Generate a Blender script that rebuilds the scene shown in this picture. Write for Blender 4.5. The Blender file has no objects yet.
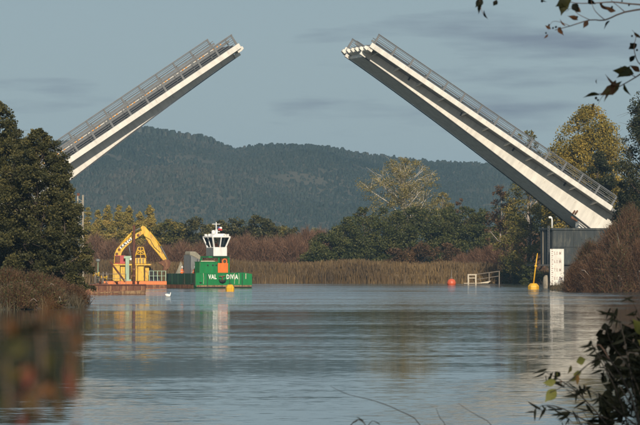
import bpy, bmesh, math, random
import numpy as np
from mathutils import Vector, Matrix

random.seed(7)
RNG = np.random.default_rng(11)
SC = bpy.context.scene
COL = SC.collection
R = math.radians

# ------------------------------------------------------------------ camera
F, H, Y0 = 4000.0, 2.75, 266.0           # focal length in photo pixels, eye height, horizon row
cam_d = bpy.data.cameras.new('camera')
cam_d.sensor_width = 36.0
cam_d.lens = F / 640.0 * 36.0
cam_d.shift_y = (Y0 - 212.5) / 640.0
cam_d.clip_start = 0.1
cam_d.clip_end = 30000
cam_d.dof.use_dof = True
cam_d.dof.focus_distance = 480
cam_d.dof.aperture_fstop = 22.0
cam = bpy.data.objects.new('camera', cam_d)
cam.location = (0, 0, H)
cam.rotation_euler = (R(90), 0, 0)
COL.objects.link(cam)
SC.camera = cam

# ------------------------------------------------------------------ sky, sun, exposure
SUN_EL, SUN_AZ = 25.0, 7.0               # azimuth: degrees to the right of straight behind the camera
world = bpy.data.worlds.new('World')
SC.world = world
world.use_nodes = True
wn, wl = world.node_tree.nodes, world.node_tree.links
wn.clear()
sky = wn.new('ShaderNodeTexSky')
sky.sky_type = 'NISHITA'
sky.sun_disc = False
sky.sun_elevation = R(SUN_EL)
sky.sun_rotation = R(180 - SUN_AZ)
sky.air_density = 1.0
sky.dust_density = 0.6
sky.ozone_density = 3.0
tcw = wn.new('ShaderNodeTexCoord')
mpw = wn.new('ShaderNodeMapping')
mpw.inputs['Scale'].default_value = (11, 11, 75)
mpw.inputs['Location'].default_value = (9.9, 0.0, 0.4)
nzw = wn.new('ShaderNodeTexNoise')
nzw.inputs['Scale'].default_value = 1.0
nzw.inputs['Detail'].default_value = 5
nzw.inputs['Roughness'].default_value = 0.55
rpw = wn.new('ShaderNodeValToRGB')
rpw.color_ramp.elements[0].position = 0.53
rpw.color_ramp.elements[1].position = 0.68
mxw = wn.new('ShaderNodeMixRGB')
mxw.blend_type = 'MULTIPLY'
mxw.inputs['Color2'].default_value = (0.62, 0.59, 0.67, 1)
hsw = wn.new('ShaderNodeHueSaturation')
hsw.inputs['Saturation'].default_value = 0.85
bgw = wn.new('ShaderNodeBackground')
bgw.inputs['Strength'].default_value = 0.055
outw = wn.new('ShaderNodeOutputWorld')
wl.new(tcw.outputs['Generated'], mpw.inputs['Vector'])
wl.new(mpw.outputs['Vector'], nzw.inputs['Vector'])
wl.new(nzw.outputs['Fac'], rpw.inputs['Fac'])
wl.new(rpw.outputs['Color'], mxw.inputs['Fac'])
wl.new(sky.outputs['Color'], hsw.inputs['Color'])
vlw = wn.new('ShaderNodeMixRGB')           # an even veil of thin high cloud over the whole sky
vlw.inputs['Fac'].default_value = 0.68
vlw.inputs['Color2'].default_value = (5.35, 6.95, 7.75, 1)
wl.new(hsw.outputs['Color'], vlw.inputs['Color1'])
wl.new(vlw.outputs['Color'], mxw.inputs['Color1'])
wl.new(mxw.outputs['Color'], bgw.inputs['Color'])
wl.new(bgw.outputs['Background'], outw.inputs['Surface'])

sun_d = bpy.data.lights.new('sun', 'SUN')
sun_d.energy = 4.6
sun_d.angle = R(0.53)
sun_d.color = (1.0, 0.88, 0.71)
sun = bpy.data.objects.new('sun', sun_d)
_s = Vector((math.sin(R(SUN_AZ)) * math.cos(R(SUN_EL)), -math.cos(R(SUN_AZ)) * math.cos(R(SUN_EL)), math.sin(R(SUN_EL))))
sun.rotation_euler = (-_s).to_track_quat('-Z', 'Y').to_euler()
sun.location = (20, -60, 60)
COL.objects.link(sun)

SC.view_settings.view_transform = 'Standard'
SC.view_settings.look = 'None'
SC.view_settings.gamma = 1.0
SC.view_settings.exposure = 0.08
SC.render.engine = 'CYCLES'
SC.cycles.use_denoising = True
SC.cycles.max_bounces = 6
SC.cycles.transparent_max_bounces = 16
SC.cycles.volume_bounces = 0

# ------------------------------------------------------------------ helpers
def at(px, py, D):
    """a point of the place that the photograph shows at (px, py), D metres away"""
    return Vector(((px - 320) * D / F, D, H + (Y0 - py) * D / F))

def X(px, D): return (px - 320) * D / F
def Z(py, D): return H + (Y0 - py) * D / F
def WD(py): return F * H / (py - Y0)      # distance of a waterline seen at row py

def link(o, parent=None):
    COL.objects.link(o)
    if parent: o.parent = parent
    return o

def tag(o, label=None, cat=None, group=None, kind=None):
    if label: o['label'] = label
    if cat: o['category'] = cat
    if group: o['group'] = group
    if kind: o['kind'] = kind
    return o

def empty(name, loc=(0, 0, 0), rz=0.0, label=None, cat=None, group=None):
    o = bpy.data.objects.new(name, None)
    o.empty_display_size = 0.3
    o.location = loc
    o.rotation_euler = (0, 0, rz)
    link(o)
    return tag(o, label, cat, group)

class MB:
    """collects boxes, tubes and prisms of ONE part"""
    def __init__(s): s.v, s.f = [], []
    def add(s, v, f):
        n = len(s.v); s.v += [tuple(p) for p in v]; s.f += [tuple(i + n for i in q) for q in f]; return s
    def box(s, a, b, c=0.0):
        (x0, y0, z0), (x1, y1, z1) = a, b
        return s.add([(x0,y0,z0),(x1,y0,z0),(x1,y1,z0),(x0,y1,z0),(x0,y0,z1),(x1,y0,z1),(x1,y1,z1),(x0,y1,z1)],
                     [(0,3,2,1),(4,5,6,7),(0,1,5,4),(1,2,6,5),(2,3,7,6),(3,0,4,7)])
    def prism(s, poly, y0, y1, plane='xz'):
        n = len(poly)
        if plane == 'xz': v = [(p[0], y0, p[1]) for p in poly] + [(p[0], y1, p[1]) for p in poly]
        elif plane == 'xy': v = [(p[0], p[1], y0) for p in poly] + [(p[0], p[1], y1) for p in poly]
        else: v = [(y0, p[0], p[1]) for p in poly] + [(y1, p[0], p[1]) for p in poly]
        f = [tuple(range(n)), tuple(range(2*n-1, n-1, -1))] + [(i, i+n, (i+1)%n+n, (i+1)%n) for i in range(n)]
        return s.add(v, f)
    def tube(s, pts, rad, seg=6, cap=True):
        pts = [Vector(p) for p in pts]
        if not isinstance(rad, (list, tuple)): rad = [rad] * len(pts)
        v, f = [], []
        for i, p in enumerate(pts):
            d = (pts[min(i+1, len(pts)-1)] - pts[max(i-1, 0)])
            d = d.normalized() if d.length > 1e-9 else Vector((0,0,1))
            u = d.cross(Vector((0,0,1)) if abs(d.z) < .95 else Vector((1,0,0))).normalized(); w = d.cross(u)
            for k in range(seg):
                a = 2*math.pi*k/seg
                v.append(p + (u*math.cos(a) + w*math.sin(a))*rad[i])
        for i in range(len(pts)-1):
            for k in range(seg):
                f.append((i*seg+k, i*seg+(k+1)%seg, (i+1)*seg+(k+1)%seg, (i+1)*seg+k))
        if cap: f += [tuple(range(seg-1,-1,-1)), tuple(range((len(pts)-1)*seg, len(pts)*seg))]
        return s.add(v, f)
    def lathe(s, prof, c=(0,0,0), seg=14):
        v, f = [], []
        for r, z in prof:
            for k in range(seg):
                a = 2*math.pi*k/seg
                v.append((c[0]+r*math.cos(a), c[1]+r*math.sin(a), c[2]+z))
        for i in range(len(prof)-1):
            for k in range(seg):
                f.append((i*seg+k, i*seg+(k+1)%seg, (i+1)*seg+(k+1)%seg, (i+1)*seg+k))
        f += [tuple(range(seg-1,-1,-1)), tuple(range((len(prof)-1)*seg, len(prof)*seg))]
        return s.add(v, f)
    def mesh(s, name, m, smooth=False):
        me = bpy.data.meshes.new(name)
        me.from_pydata(s.v, [], s.f)
        bm = bmesh.new(); bm.from_mesh(me); bmesh.ops.recalc_face_normals(bm, faces=bm.faces); bm.to_mesh(me); bm.free()
        if m: me.materials.append(m)
        if smooth:
            me.polygons.foreach_set('use_smooth', [True]*len(me.polygons))
        return me
    def build(s, name, m, parent=None, smooth=False, bevel=0.0):
        o = link(bpy.data.objects.new(name, s.mesh(name, m, smooth)), parent)
        if bevel:
            md = o.modifiers.new('bevel', 'BEVEL'); md.width = bevel; md.segments = 2; md.limit_method = 'ANGLE'
        return o

def share(name, me, parent, loc=(0,0,0), rot=(0,0,0), sc=1.0):
    o = bpy.data.objects.new(name, me)
    o.location = loc; o.rotation_euler = rot
    o.scale = (sc, sc, sc) if not isinstance(sc, (tuple, list)) else sc
    return link(o, parent)

def np_mesh(name, verts, quads, mat, shade=None, tris=False):
    me = bpy.data.meshes.new(name)
    nv, nf, k = len(verts), len(quads), quads.shape[1]
    me.vertices.add(nv); me.vertices.foreach_set('co', np.asarray(verts, np.float32).ravel())
    me.loops.add(nf*k); me.loops.foreach_set('vertex_index', np.asarray(quads, np.int32).ravel())
    me.polygons.add(nf); me.polygons.foreach_set('loop_start', np.arange(0, nf*k, k, dtype=np.int32))
    if shade is not None:
        a = me.attributes.new('shade', 'FLOAT', 'FACE'); a.data.foreach_set('value', np.asarray(shade, np.float32))
    me.update(calc_edges=True); me.validate()
    if mat: me.materials.append(mat)
    return me

# ------------------------------------------------------------------ materials
def new_mat(name):
    m = bpy.data.materials.new(name); m.use_nodes = True
    nt = m.node_tree; b = nt.nodes['Principled BSDF']
    return m, nt, b

def rgb(*c): return (c[0], c[1], c[2], 1)

def paint(name, c, rough=0.5, metal=0.0, wear=None, wear_amt=0.35, scale=2.0, bump=0.0, streak=True, var=0.18):
    """painted or weathered surface: mottled colour, vertical streaks and patches of wear"""
    m, nt, b = new_mat(name); n, l = nt.nodes, nt.links
    tc = n.new('ShaderNodeTexCoord')
    mp = n.new('ShaderNodeMapping'); mp.inputs['Scale'].default_value = (1, 1, 0.25 if streak else 1)
    l.new(tc.outputs['Object'], mp.inputs['Vector'])
    nz = n.new('ShaderNodeTexNoise'); nz.inputs['Scale'].default_value = scale; nz.inputs['Detail'].default_value = 8; nz.inputs['Roughness'].default_value = .65
    l.new(mp.outputs['Vector'], nz.inputs['Vector'])
    r1 = n.new('ShaderNodeValToRGB')
    r1.color_ramp.elements[0].position = .3; r1.color_ramp.elements[1].position = .7
    r1.color_ramp.elements[0].color = rgb(*[x*(1-var) for x in c]); r1.color_ramp.elements[1].color = rgb(*[min(1, x*(1+var)) for x in c])
    l.new(nz.outputs['Fac'], r1.inputs['Fac'])
    last = r1.outputs['Color']
    if wear:
        n2 = n.new('ShaderNodeTexNoise'); n2.inputs['Scale'].default_value = scale*2.3; n2.inputs['Detail'].default_value = 10; n2.inputs['Roughness'].default_value = .7
        l.new(mp.outputs['Vector'], n2.inputs['Vector'])
        r2 = n.new('ShaderNodeValToRGB'); p = .72 - wear_amt*.5
        r2.color_ramp.elements[0].position = p; r2.color_ramp.elements[1].position = min(1, p+.1)
        l.new(n2.outputs['Fac'], r2.inputs['Fac'])
        mx = n.new('ShaderNodeMixRGB'); mx.inputs['Color2'].default_value = rgb(*wear)
        l.new(r2.outputs['Color'], mx.inputs['Fac']); l.new(last, mx.inputs['Color1']); last = mx.outputs['Color']
    l.new(last, b.inputs['Base Color'])
    b.inputs['Roughness'].default_value = rough; b.inputs['Metallic'].default_value = metal
    if bump:
        bp = n.new('ShaderNodeBump'); bp.inputs['Strength'].default_value = bump; bp.inputs['Distance'].default_value = .02
        l.new(nz.outputs['Fac'], bp.inputs['Height']); l.new(bp.outputs['Normal'], b.inputs['Normal'])
    return m

def foliage(name, cols, trans=0.25, noise=0.35):
    """leaf colours spread by a random value per leaf and a slow noise through the crown"""
    m, nt, b = new_mat(name); n, l = nt.nodes, nt.links
    at_ = n.new('ShaderNodeAttribute'); at_.attribute_name = 'shade'
    tc = n.new('ShaderNodeTexCoord'); nz = n.new('ShaderNodeTexNoise'); nz.inputs['Scale'].default_value = noise; nz.inputs['Detail'].default_value = 3
    l.new(tc.outputs['Object'], nz.inputs['Vector'])
    ma = n.new('ShaderNodeMath'); ma.operation = 'MULTIPLY_ADD'; ma.inputs[1].default_value = 1.1; ma.inputs[2].default_value = -.55
    l.new(nz.outputs['Fac'], ma.inputs[0])
    ad = n.new('ShaderNodeMath'); ad.operation = 'ADD'; ad.use_clamp = True
    l.new(at_.outputs['Fac'], ad.inputs[0]); l.new(ma.outputs[0], ad.inputs[1])
    rp = n.new('ShaderNodeValToRGB'); e = rp.color_ramp.elements
    while len(e) < len(cols): e.new(.5)
    for i, c in enumerate(cols):
        e[i].position = i/(len(cols)-1); e[i].color = rgb(*c)
    l.new(ad.outputs[0], rp.inputs['Fac'])
    l.new(rp.outputs['Color'], b.inputs['Base Color'])
    b.inputs['Roughness'].default_value = .6; b.inputs['Specular IOR Level'].default_value = .3
    if trans:
        tr = n.new('ShaderNodeBsdfTranslucent'); mx = n.new('ShaderNodeMixShader'); mx.inputs[0].default_value = trans
        l.new(rp.outputs['Color'], tr.inputs['Color'])
        l.new(b.outputs[0], mx.inputs[1]); l.new(tr.outputs[0], mx.inputs[2]); l.new(mx.outputs[0], n['Material Output'].inputs['Surface'])
    return m

M = {}
M['bridge_white'] = paint('bridge_white', (.66,.63,.57), .45, wear=(.46,.42,.35), wear_amt=.26, scale=1.3)
M['bridge_grey'] = paint('bridge_grey', (.22,.22,.215), .6, scale=1.2)
M['steel'] = paint('galvanised_steel', (.15,.155,.16), .5, .2, scale=4)
M['dark_steel'] = paint('dark_steel', (.07,.075,.085), .5, .3, scale=3)
M['asphalt'] = paint('deck_asphalt', (.05,.05,.052), .9, scale=6, streak=False)
M['amber'] = paint('amber_reflector', (.75,.30,.03), .35)
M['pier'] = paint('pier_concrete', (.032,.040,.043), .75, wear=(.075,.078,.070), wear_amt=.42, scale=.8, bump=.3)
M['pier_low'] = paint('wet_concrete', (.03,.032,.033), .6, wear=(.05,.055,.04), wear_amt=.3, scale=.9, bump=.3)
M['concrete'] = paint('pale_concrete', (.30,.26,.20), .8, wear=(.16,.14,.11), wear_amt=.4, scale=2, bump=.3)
M['board'] = paint('gauge_white', (.74,.70,.63), .5, wear=(.48,.43,.36), wear_amt=.3, scale=1.8)
M['grey_print'] = paint('faded_grey_print', (.36,.27,.24), .7, scale=6)
M['scribble'] = paint('grey_scribble', (.25,.26,.30), .7, scale=4)
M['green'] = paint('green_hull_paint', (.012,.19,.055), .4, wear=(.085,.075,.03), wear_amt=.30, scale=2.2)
M['dkgreen'] = paint('dark_and_shaded_green', (.018,.060,.032), .55, wear=(.06,.045,.03), wear_amt=.35, scale=1.4)  # dark fittings, and the hull green darkened for the shaded boat side
M['orange'] = paint('orange_paint', (.72,.17,.03), .45, wear=(.42,.13,.05), wear_amt=.2, scale=2)
M['rust'] = paint('rusty_steel', (.13,.052,.028), .8, wear=(.26,.13,.06), wear_amt=.45, scale=1.6, bump=.5)
M['rust_dark'] = paint('dark_rust', (.10,.035,.022), .8, wear=(.19,.07,.03), wear_amt=.4, scale=3, bump=.4)
M['tan'] = paint('weathered_timber', (.27,.17,.085), .85, wear=(.13,.07,.04), wear_amt=.5, scale=2.2, bump=.4)
M['yellow'] = paint('machine_yellow', (.66,.40,.03), .42, wear=(.34,.17,.04), wear_amt=.4, scale=2.6)
M['buoy_yellow'] = paint('buoy_yellow', (.70,.38,.02), .45, wear=(.36,.2,.04), wear_amt=.3, scale=3)
M['buoy_red'] = paint('buoy_red', (.55,.10,.04), .45, wear=(.3,.06,.03), wear_amt=.3, scale=3)
M['red'] = paint('red_housing', (.42,.045,.045), .45, wear=(.22,.04,.03), wear_amt=.3, scale=2)
M['mint'] = paint('mint_paint', (.30,.42,.30), .5, wear=(.22,.20,.14), wear_amt=.25, scale=3)
M['white'] = paint('white_paint', (.78,.77,.74), .4, wear=(.5,.45,.38), wear_amt=.1, scale=2)
M['letter_white'] = paint('lettering_white', (.82,.80,.74), .5, scale=4)
M['black'] = paint('black_rubber', (.015,.015,.016), .7, scale=4)
M['hopper'] = paint('hopper_grey', (.17,.18,.18), .6, wear=(.10,.10,.10), wear_amt=.3, scale=1.8)
M['sand'] = paint('pale_sand', (.30,.28,.22), .95, wear=(.22,.2,.15), wear_amt=.5, scale=4, bump=.8, streak=False)
M['wood'] = paint('pale_timber', (.50,.43,.33), .8, wear=(.3,.25,.18), wear_amt=.35, scale=5)
M['grey_wood'] = paint('grey_timber', (.17,.14,.11), .85, scale=5)
M['bark'] = paint('dark_bark', (.075,.055,.042), .9, wear=(.13,.11,.09), wear_amt=.3, scale=6, bump=.6)
M['pale_bark'] = paint('pale_bark', (.50,.45,.37), .85, wear=(.25,.2,.15), wear_amt=.35, scale=3, bump=.4)
M['twig_bark'] = paint('twig_bark', (.16,.10,.075), .9, scale=6)
M['dark_twig'] = paint('dark_twig', (.022,.018,.014), .9, scale=20)
M['grey_bark'] = paint('grey_bark', (.30,.25,.21), .9, scale=6)
M['feather'] = paint('white_feathers', (.80,.78,.74), .7, scale=9, streak=False, var=.06)
M['beak'] = paint('dark_beak', (.06,.04,.03), .5)
M['flag_red'] = paint('flag_red', (.5,.04,.04), .8)
M['flag_blue'] = paint('flag_blue', (.04,.07,.3), .8)
M['skin'] = paint('skin', (.45,.26,.18), .6)

def glass_mat():
    m, nt, b = new_mat('window_glass'); n, l = nt.nodes, nt.links
    tr = n.new('ShaderNodeBsdfTransparent'); tr.inputs[0].default_value = (.92,.94,.93,1)
    gl = n.new('ShaderNodeBsdfGlossy'); gl.inputs['Roughness'].default_value = .02
    fr = n.new('ShaderNodeFresnel'); fr.inputs[0].default_value = 1.5
    mx = n.new('ShaderNodeMixShader')
    l.new(fr.outputs[0], mx.inputs[0]); l.new(tr.outputs[0], mx.inputs[1]); l.new(gl.outputs[0], mx.inputs[2])
    l.new(mx.outputs[0], n['Material Output'].inputs['Surface'])
    return m
M['glass'] = glass_mat()

M['leaf_dark'] = foliage('alder_leaf', [(.028,.030,.010),(.065,.064,.020),(.17,.14,.046)])
M['leaf_conifer'] = foliage('evergreen_leaf', [(.014,.019,.008),(.030,.036,.013),(.062,.056,.022)], .12)
M['leaf_thicket'] = foliage('thicket_leaf', [(.032,.040,.010),(.066,.074,.019),(.13,.115,.034)], .2)
M['leaf_mixed'] = foliage('autumn_green_leaf', [(.06,.064,.017),(.13,.115,.027),(.27,.19,.042)])
M['leaf_yellow'] = foliage('autumn_yellow_leaf', [(.11,.10,.022),(.27,.20,.034),(.44,.31,.06)])
M['leaf_pale'] = foliage('pale_autumn_leaf', [(.12,.11,.04),(.25,.205,.07),(.38,.30,.11)])
M['leaf_gold'] = foliage('poplar_leaf', [(.15,.14,.035),(.30,.235,.055),(.45,.31,.08)])
M['leaf_grey'] = foliage('grey_green_leaf', [(.08,.11,.06),(.16,.20,.12),(.25,.28,.19)])
M['leaf_brown'] = foliage('brown_leaf', [(.045,.028,.014),(.11,.062,.028),(.19,.105,.047)])
M['twig_red'] = foliage('willow_twig', [(.075,.042,.024),(.155,.082,.048),(.25,.145,.09)], .0)
M['twig_brown'] = foliage('brown_twig', [(.05,.027,.015),(.115,.058,.029),(.20,.12,.068)], .0)
M['reed'] = foliage('dry_reed', [(.042,.025,.009),(.105,.063,.021),(.22,.14,.05)], .15, .08)
M['bank_grass'] = foliage('bank_grass_blade', [(.022,.018,.008),(.05,.036,.015),(.09,.062,.028)], .15, .2)
M['hill_tree'] = foliage('hill_forest', [(.014,.026,.021),(.033,.046,.037),(.080,.074,.060)], .0, .004)
M['fg_leaf'] = foliage('foreground_leaf', [(.085,.095,.022),(.14,.145,.033),(.18,.15,.045)], .3, 6)
M['fg_brown'] = foliage('withered_leaf', [(.05,.03,.015),(.16,.07,.03),(.12,.11,.03)], .2, 9)
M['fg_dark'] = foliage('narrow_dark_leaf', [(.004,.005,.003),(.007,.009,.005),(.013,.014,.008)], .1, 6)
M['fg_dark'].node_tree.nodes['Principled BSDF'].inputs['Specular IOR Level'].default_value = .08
M['fg_red'] = foliage('red_leaf', [(.15,.042,.030),(.26,.075,.052),(.33,.12,.08)], .3, 5)
M['fg_olive'] = foliage('olive_leaf', [(.03,.035,.01),(.06,.06,.015),(.10,.08,.03)], .3, 5)

def ground_mat():
    m, nt, b = new_mat('bank_soil'); n, l = nt.nodes, nt.links
    tc = n.new('ShaderNodeTexCoord'); nz = n.new('ShaderNodeTexNoise'); nz.inputs['Scale'].default_value = .35; nz.inputs['Detail'].default_value = 10
    l.new(tc.outputs['Object'], nz.inputs['Vector'])
    r = n.new('ShaderNodeValToRGB'); r.color_ramp.elements[0].color = (.035,.03,.018,1); r.color_ramp.elements[1].color = (.10,.085,.045,1)
    r.color_ramp.elements[0].position = .35; r.color_ramp.elements[1].position = .7
    l.new(nz.outputs['Fac'], r.inputs['Fac']); l.new(r.outputs['Color'], b.inputs['Base Color'])
    b.inputs['Roughness'].default_value = .95
    bp = n.new('ShaderNodeBump'); bp.inputs['Strength'].default_value = .6; l.new(nz.outputs['Fac'], bp.inputs['Height']); l.new(bp.outputs[0], b.inputs['Normal'])
    return m
M['ground'] = ground_mat()

def hill_mat():
    m, nt, b = new_mat('hill_undergrowth'); n, l = nt.nodes, nt.links
    tc = n.new('ShaderNodeTexCoord'); nz = n.new('ShaderNodeTexNoise'); nz.inputs['Scale'].default_value = .012; nz.inputs['Detail'].default_value = 9
    l.new(tc.outputs['Object'], nz.inputs['Vector'])
    r = n.new('ShaderNodeValToRGB'); r.color_ramp.elements[0].color = (.028,.036,.024,1); r.color_ramp.elements[1].color = (.085,.078,.055,1)
    r.color_ramp.elements[0].position = .35; r.color_ramp.elements[1].position = .7
    l.new(nz.outputs['Fac'], r.inputs['Fac']); l.new(r.outputs['Color'], b.inputs['Base Color']); b.inputs['Roughness'].default_value = .95
    return m
M['hill'] = hill_mat()

def water_mat():
    """calm river: mirror-like surface whose slopes come from wavelets of several lengths, rougher where the wind touches it"""
    m, nt, b = new_mat('river_water'); n, l = nt.nodes, nt.links
    b.inputs['Base Color'].default_value = (.040,.052,.050,1)
    b.inputs['Roughness'].default_value = .03
    b.inputs['IOR'].default_value = 1.333
    ge = n.new('ShaderNodeNewGeometry')
    total = None
    for sx, sy, amp, det in ((2.6,7.0,.015,2),(.5,2.6,.010,2),(.10,.8,.007,3),(.02,.10,.004,2)):
        mp = n.new('ShaderNodeMapping'); mp.inputs['Scale'].default_value = (sx, sy, 1); mp.inputs['Rotation'].default_value = (0,0,.12)
        nz = n.new('ShaderNodeTexNoise'); nz.noise_dimensions = '2D'; nz.inputs['Scale'].default_value = 1; nz.inputs['Detail'].default_value = det
        l.new(ge.outputs['Position'], mp.inputs['Vector']); l.new(mp.outputs[0], nz.inputs['Vector'])
        sb = n.new('ShaderNodeVectorMath'); sb.operation = 'SUBTRACT'; sb.inputs[1].default_value = (.5,.5,.5)
        l.new(nz.outputs['Color'], sb.inputs[0])
        ml = n.new('ShaderNodeVectorMath'); ml.operation = 'MULTIPLY'; ml.inputs[1].default_value = (amp*.8*2, amp*2, 0)
        l.new(sb.outputs[0], ml.inputs[0])
        if total is None: total = ml.outputs[0]
        else:
            ad = n.new('ShaderNodeVectorMath'); ad.operation = 'ADD'; l.new(total, ad.inputs[0]); l.new(ml.outputs[0], ad.inputs[1]); total = ad.outputs[0]
    bi = n.new('ShaderNodeVectorMath'); bi.operation = 'ADD'; bi.inputs[1].default_value = (0,-.0035,0); l.new(total, bi.inputs[0]); total = bi.outputs[0]   # wavelets lean to this bank
    # wind patches
    mp = n.new('ShaderNodeMapping'); mp.inputs['Scale'].default_value = (.008,.03,1); mp.inputs['Location'].default_value = (0,.4,0)
    nz = n.new('ShaderNodeTexNoise'); nz.noise_dimensions = '2D'; nz.inputs['Scale'].default_value = 1; nz.inputs['Detail'].default_value = 4
    l.new(ge.outputs['Position'], mp.inputs['Vector']); l.new(mp.outputs[0], nz.inputs['Vector'])
    rp = n.new('ShaderNodeMapRange'); rp.inputs[1].default_value = .38; rp.inputs[2].default_value = .66; rp.inputs[3].default_value = .45; rp.inputs[4].default_value = 1.7
    l.new(nz.outputs['Fac'], rp.inputs[0])
    sxyz = n.new('ShaderNodeSeparateXYZ'); l.new(ge.outputs['Position'], sxyz.inputs[0])
    mr = n.new('ShaderNodeMapRange'); mr.inputs[1].default_value = 225; mr.inputs[2].default_value = 370; mr.inputs[3].default_value = 1; mr.inputs[4].default_value = 9
    l.new(sxyz.outputs['Y'], mr.inputs[0])
    mm = n.new('ShaderNodeMath'); mm.operation = 'MULTIPLY'; l.new(rp.outputs[0], mm.inputs[0]); l.new(mr.outputs[0], mm.inputs[1])
    sc_ = n.new('ShaderNodeVectorMath'); sc_.operation = 'SCALE'; l.new(total, sc_.inputs[0]); l.new(mm.outputs[0], sc_.inputs['Scale'])
    ad = n.new('ShaderNodeVectorMath'); ad.operation = 'ADD'; ad.inputs[1].default_value = (0,0,1); l.new(sc_.outputs[0], ad.inputs[0])
    nm = n.new('ShaderNodeVectorMath'); nm.operation = 'NORMALIZE'; l.new(ad.outputs[0], nm.inputs[0])
    l.new(nm.outputs[0], b.inputs['Normal'])
    return m
M['water'] = water_mat()

# ------------------------------------------------------------------ the setting: ground, water, hills
def interp(x, pts):
    return np.interp(x, [p[0] for p in pts], [p[1] for p in pts])

LEFT = [(-60,-30),(225,-27),(246,-22),(256,-17.5),(268,-16.2),(284,-16.6),(300,-20),(330,-34),(420,-44),(620,-52),(900,-60)]
RIGHT = [(-60,36),(405,48),(416,40),(421,32),(425,27.4),(430,26.2),(455,26.5),(480,31),(520,34),(590,34),(900,30)]

def ground_h(x, y):
    x = np.asarray(x, float); y = np.asarray(y, float)
    wob = 1.1*np.sin(x*.23+1.3) + .8*np.sin(x*.61+.4) + .6*np.sin(y*.31)
    d = np.maximum.reduce([interp(y, LEFT) - x + wob*.5, x - interp(y, RIGHT) + wob*.5, y - (630 + wob), 33 - y + wob])
    h = np.clip(d*.28, -1.4, .85)
    return h + .06*np.sin(x*.9)*np.sin(y*.7) + np.clip((y-700)/300, 0, 1)*1.2 + np.where(y < 40, np.clip((12-y)*.02, 0, .25), 0)

def gz(x, y): return float(ground_h(x, y))

gx = np.concatenate([np.linspace(-5600,-140,22)[:-1], np.linspace(-140,140,141), np.linspace(140,5600,22)[1:]])
gy = np.concatenate([np.linspace(-600,-20,12)[:-1], np.linspace(-20,760,391), np.linspace(760,6000,40)[1:]])
GX, GY = np.meshgrid(gx, gy)
GZ = ground_h(GX, GY)
def grid_quads(ny, nx):
    i = np.arange(ny*nx).reshape(ny, nx)
    return np.stack([i[:-1,:-1].ravel(), i[:-1,1:].ravel(), i[1:,1:].ravel(), i[1:,:-1].ravel()], 1)
me = np_mesh('ground', np.stack([GX.ravel(), GY.ravel(), GZ.ravel()], 1), grid_quads(len(gy), len(gx)), M['ground'])
me.polygons.foreach_set('use_smooth', [True]*len(me.polygons))
tag(link(bpy.data.objects.new('ground', me)), kind='structure')

wv = np.array([(-130,-10,0),(130,-10,0),(130,690,0),(-130,690,0)], float)
tag(link(bpy.data.objects.new('water', np_mesh('water', wv, np.array([[0,1,2,3]]), M['water']))), kind='structure')

# hills: a long wooded ridge, its skyline 3 km away
HD = 3000.0
RIDGE = [(-700,159),(-400,137),(-150,147),(0,148),(30,147),(60,146),(90,142),(115,138),(140,136),(165,139),(190,143),(212,146),(235,153),(262,149),(290,149),(315,150),(345,156),(380,161),(420,166),(460,169),(505,174),(560,182),(640,191),(800,186),(1000,166),(1400,156)]
def hill_h(x, y):
    px = 320 + x*F/HD
    rz = H + (Y0 - interp(px, RIDGE))*HD/F
    t = np.clip((y - 2250)/(HD - 2250), 0, 1)
    s = np.where(t < 1, 1-(1-t)**1.35, 1)
    fold = 14*np.abs(np.sin(x*.013+y*.007+1))*np.sin(np.pi*t) - 7*np.sin(np.pi*t) + 6*np.sin(x*.016+y*.008+1)*np.sin(np.pi*t) + 5*np.sin(x*.041-y*.013)*np.sin(np.pi*t) + 4*np.sin(y*.021+x*.012)*np.sin(np.pi*t)
    back = np.clip((y-HD)/500, 0, 1)
    return rz*s*(1-.55*back) + fold + 1.0
hx = np.concatenate([np.linspace(-4200,-500,30)[:-1], np.linspace(-500,500,126), np.linspace(500,4200,30)[1:]])
hy = np.concatenate([np.linspace(2240,3060,83), np.linspace(3060,3600,12)[1:]])
HX, HY = np.meshgrid(hx, hy)
HZ = hill_h(HX, HY)
me = np_mesh('hills', np.stack([HX.ravel(), HY.ravel(), HZ.ravel()], 1), grid_quads(len(hy), len(hx)), M['hill'])
me.polygons.foreach_set('use_smooth', [True]*len(me.polygons))
tag(link(bpy.data.objects.new('hills', me)), kind='structure')

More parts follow.
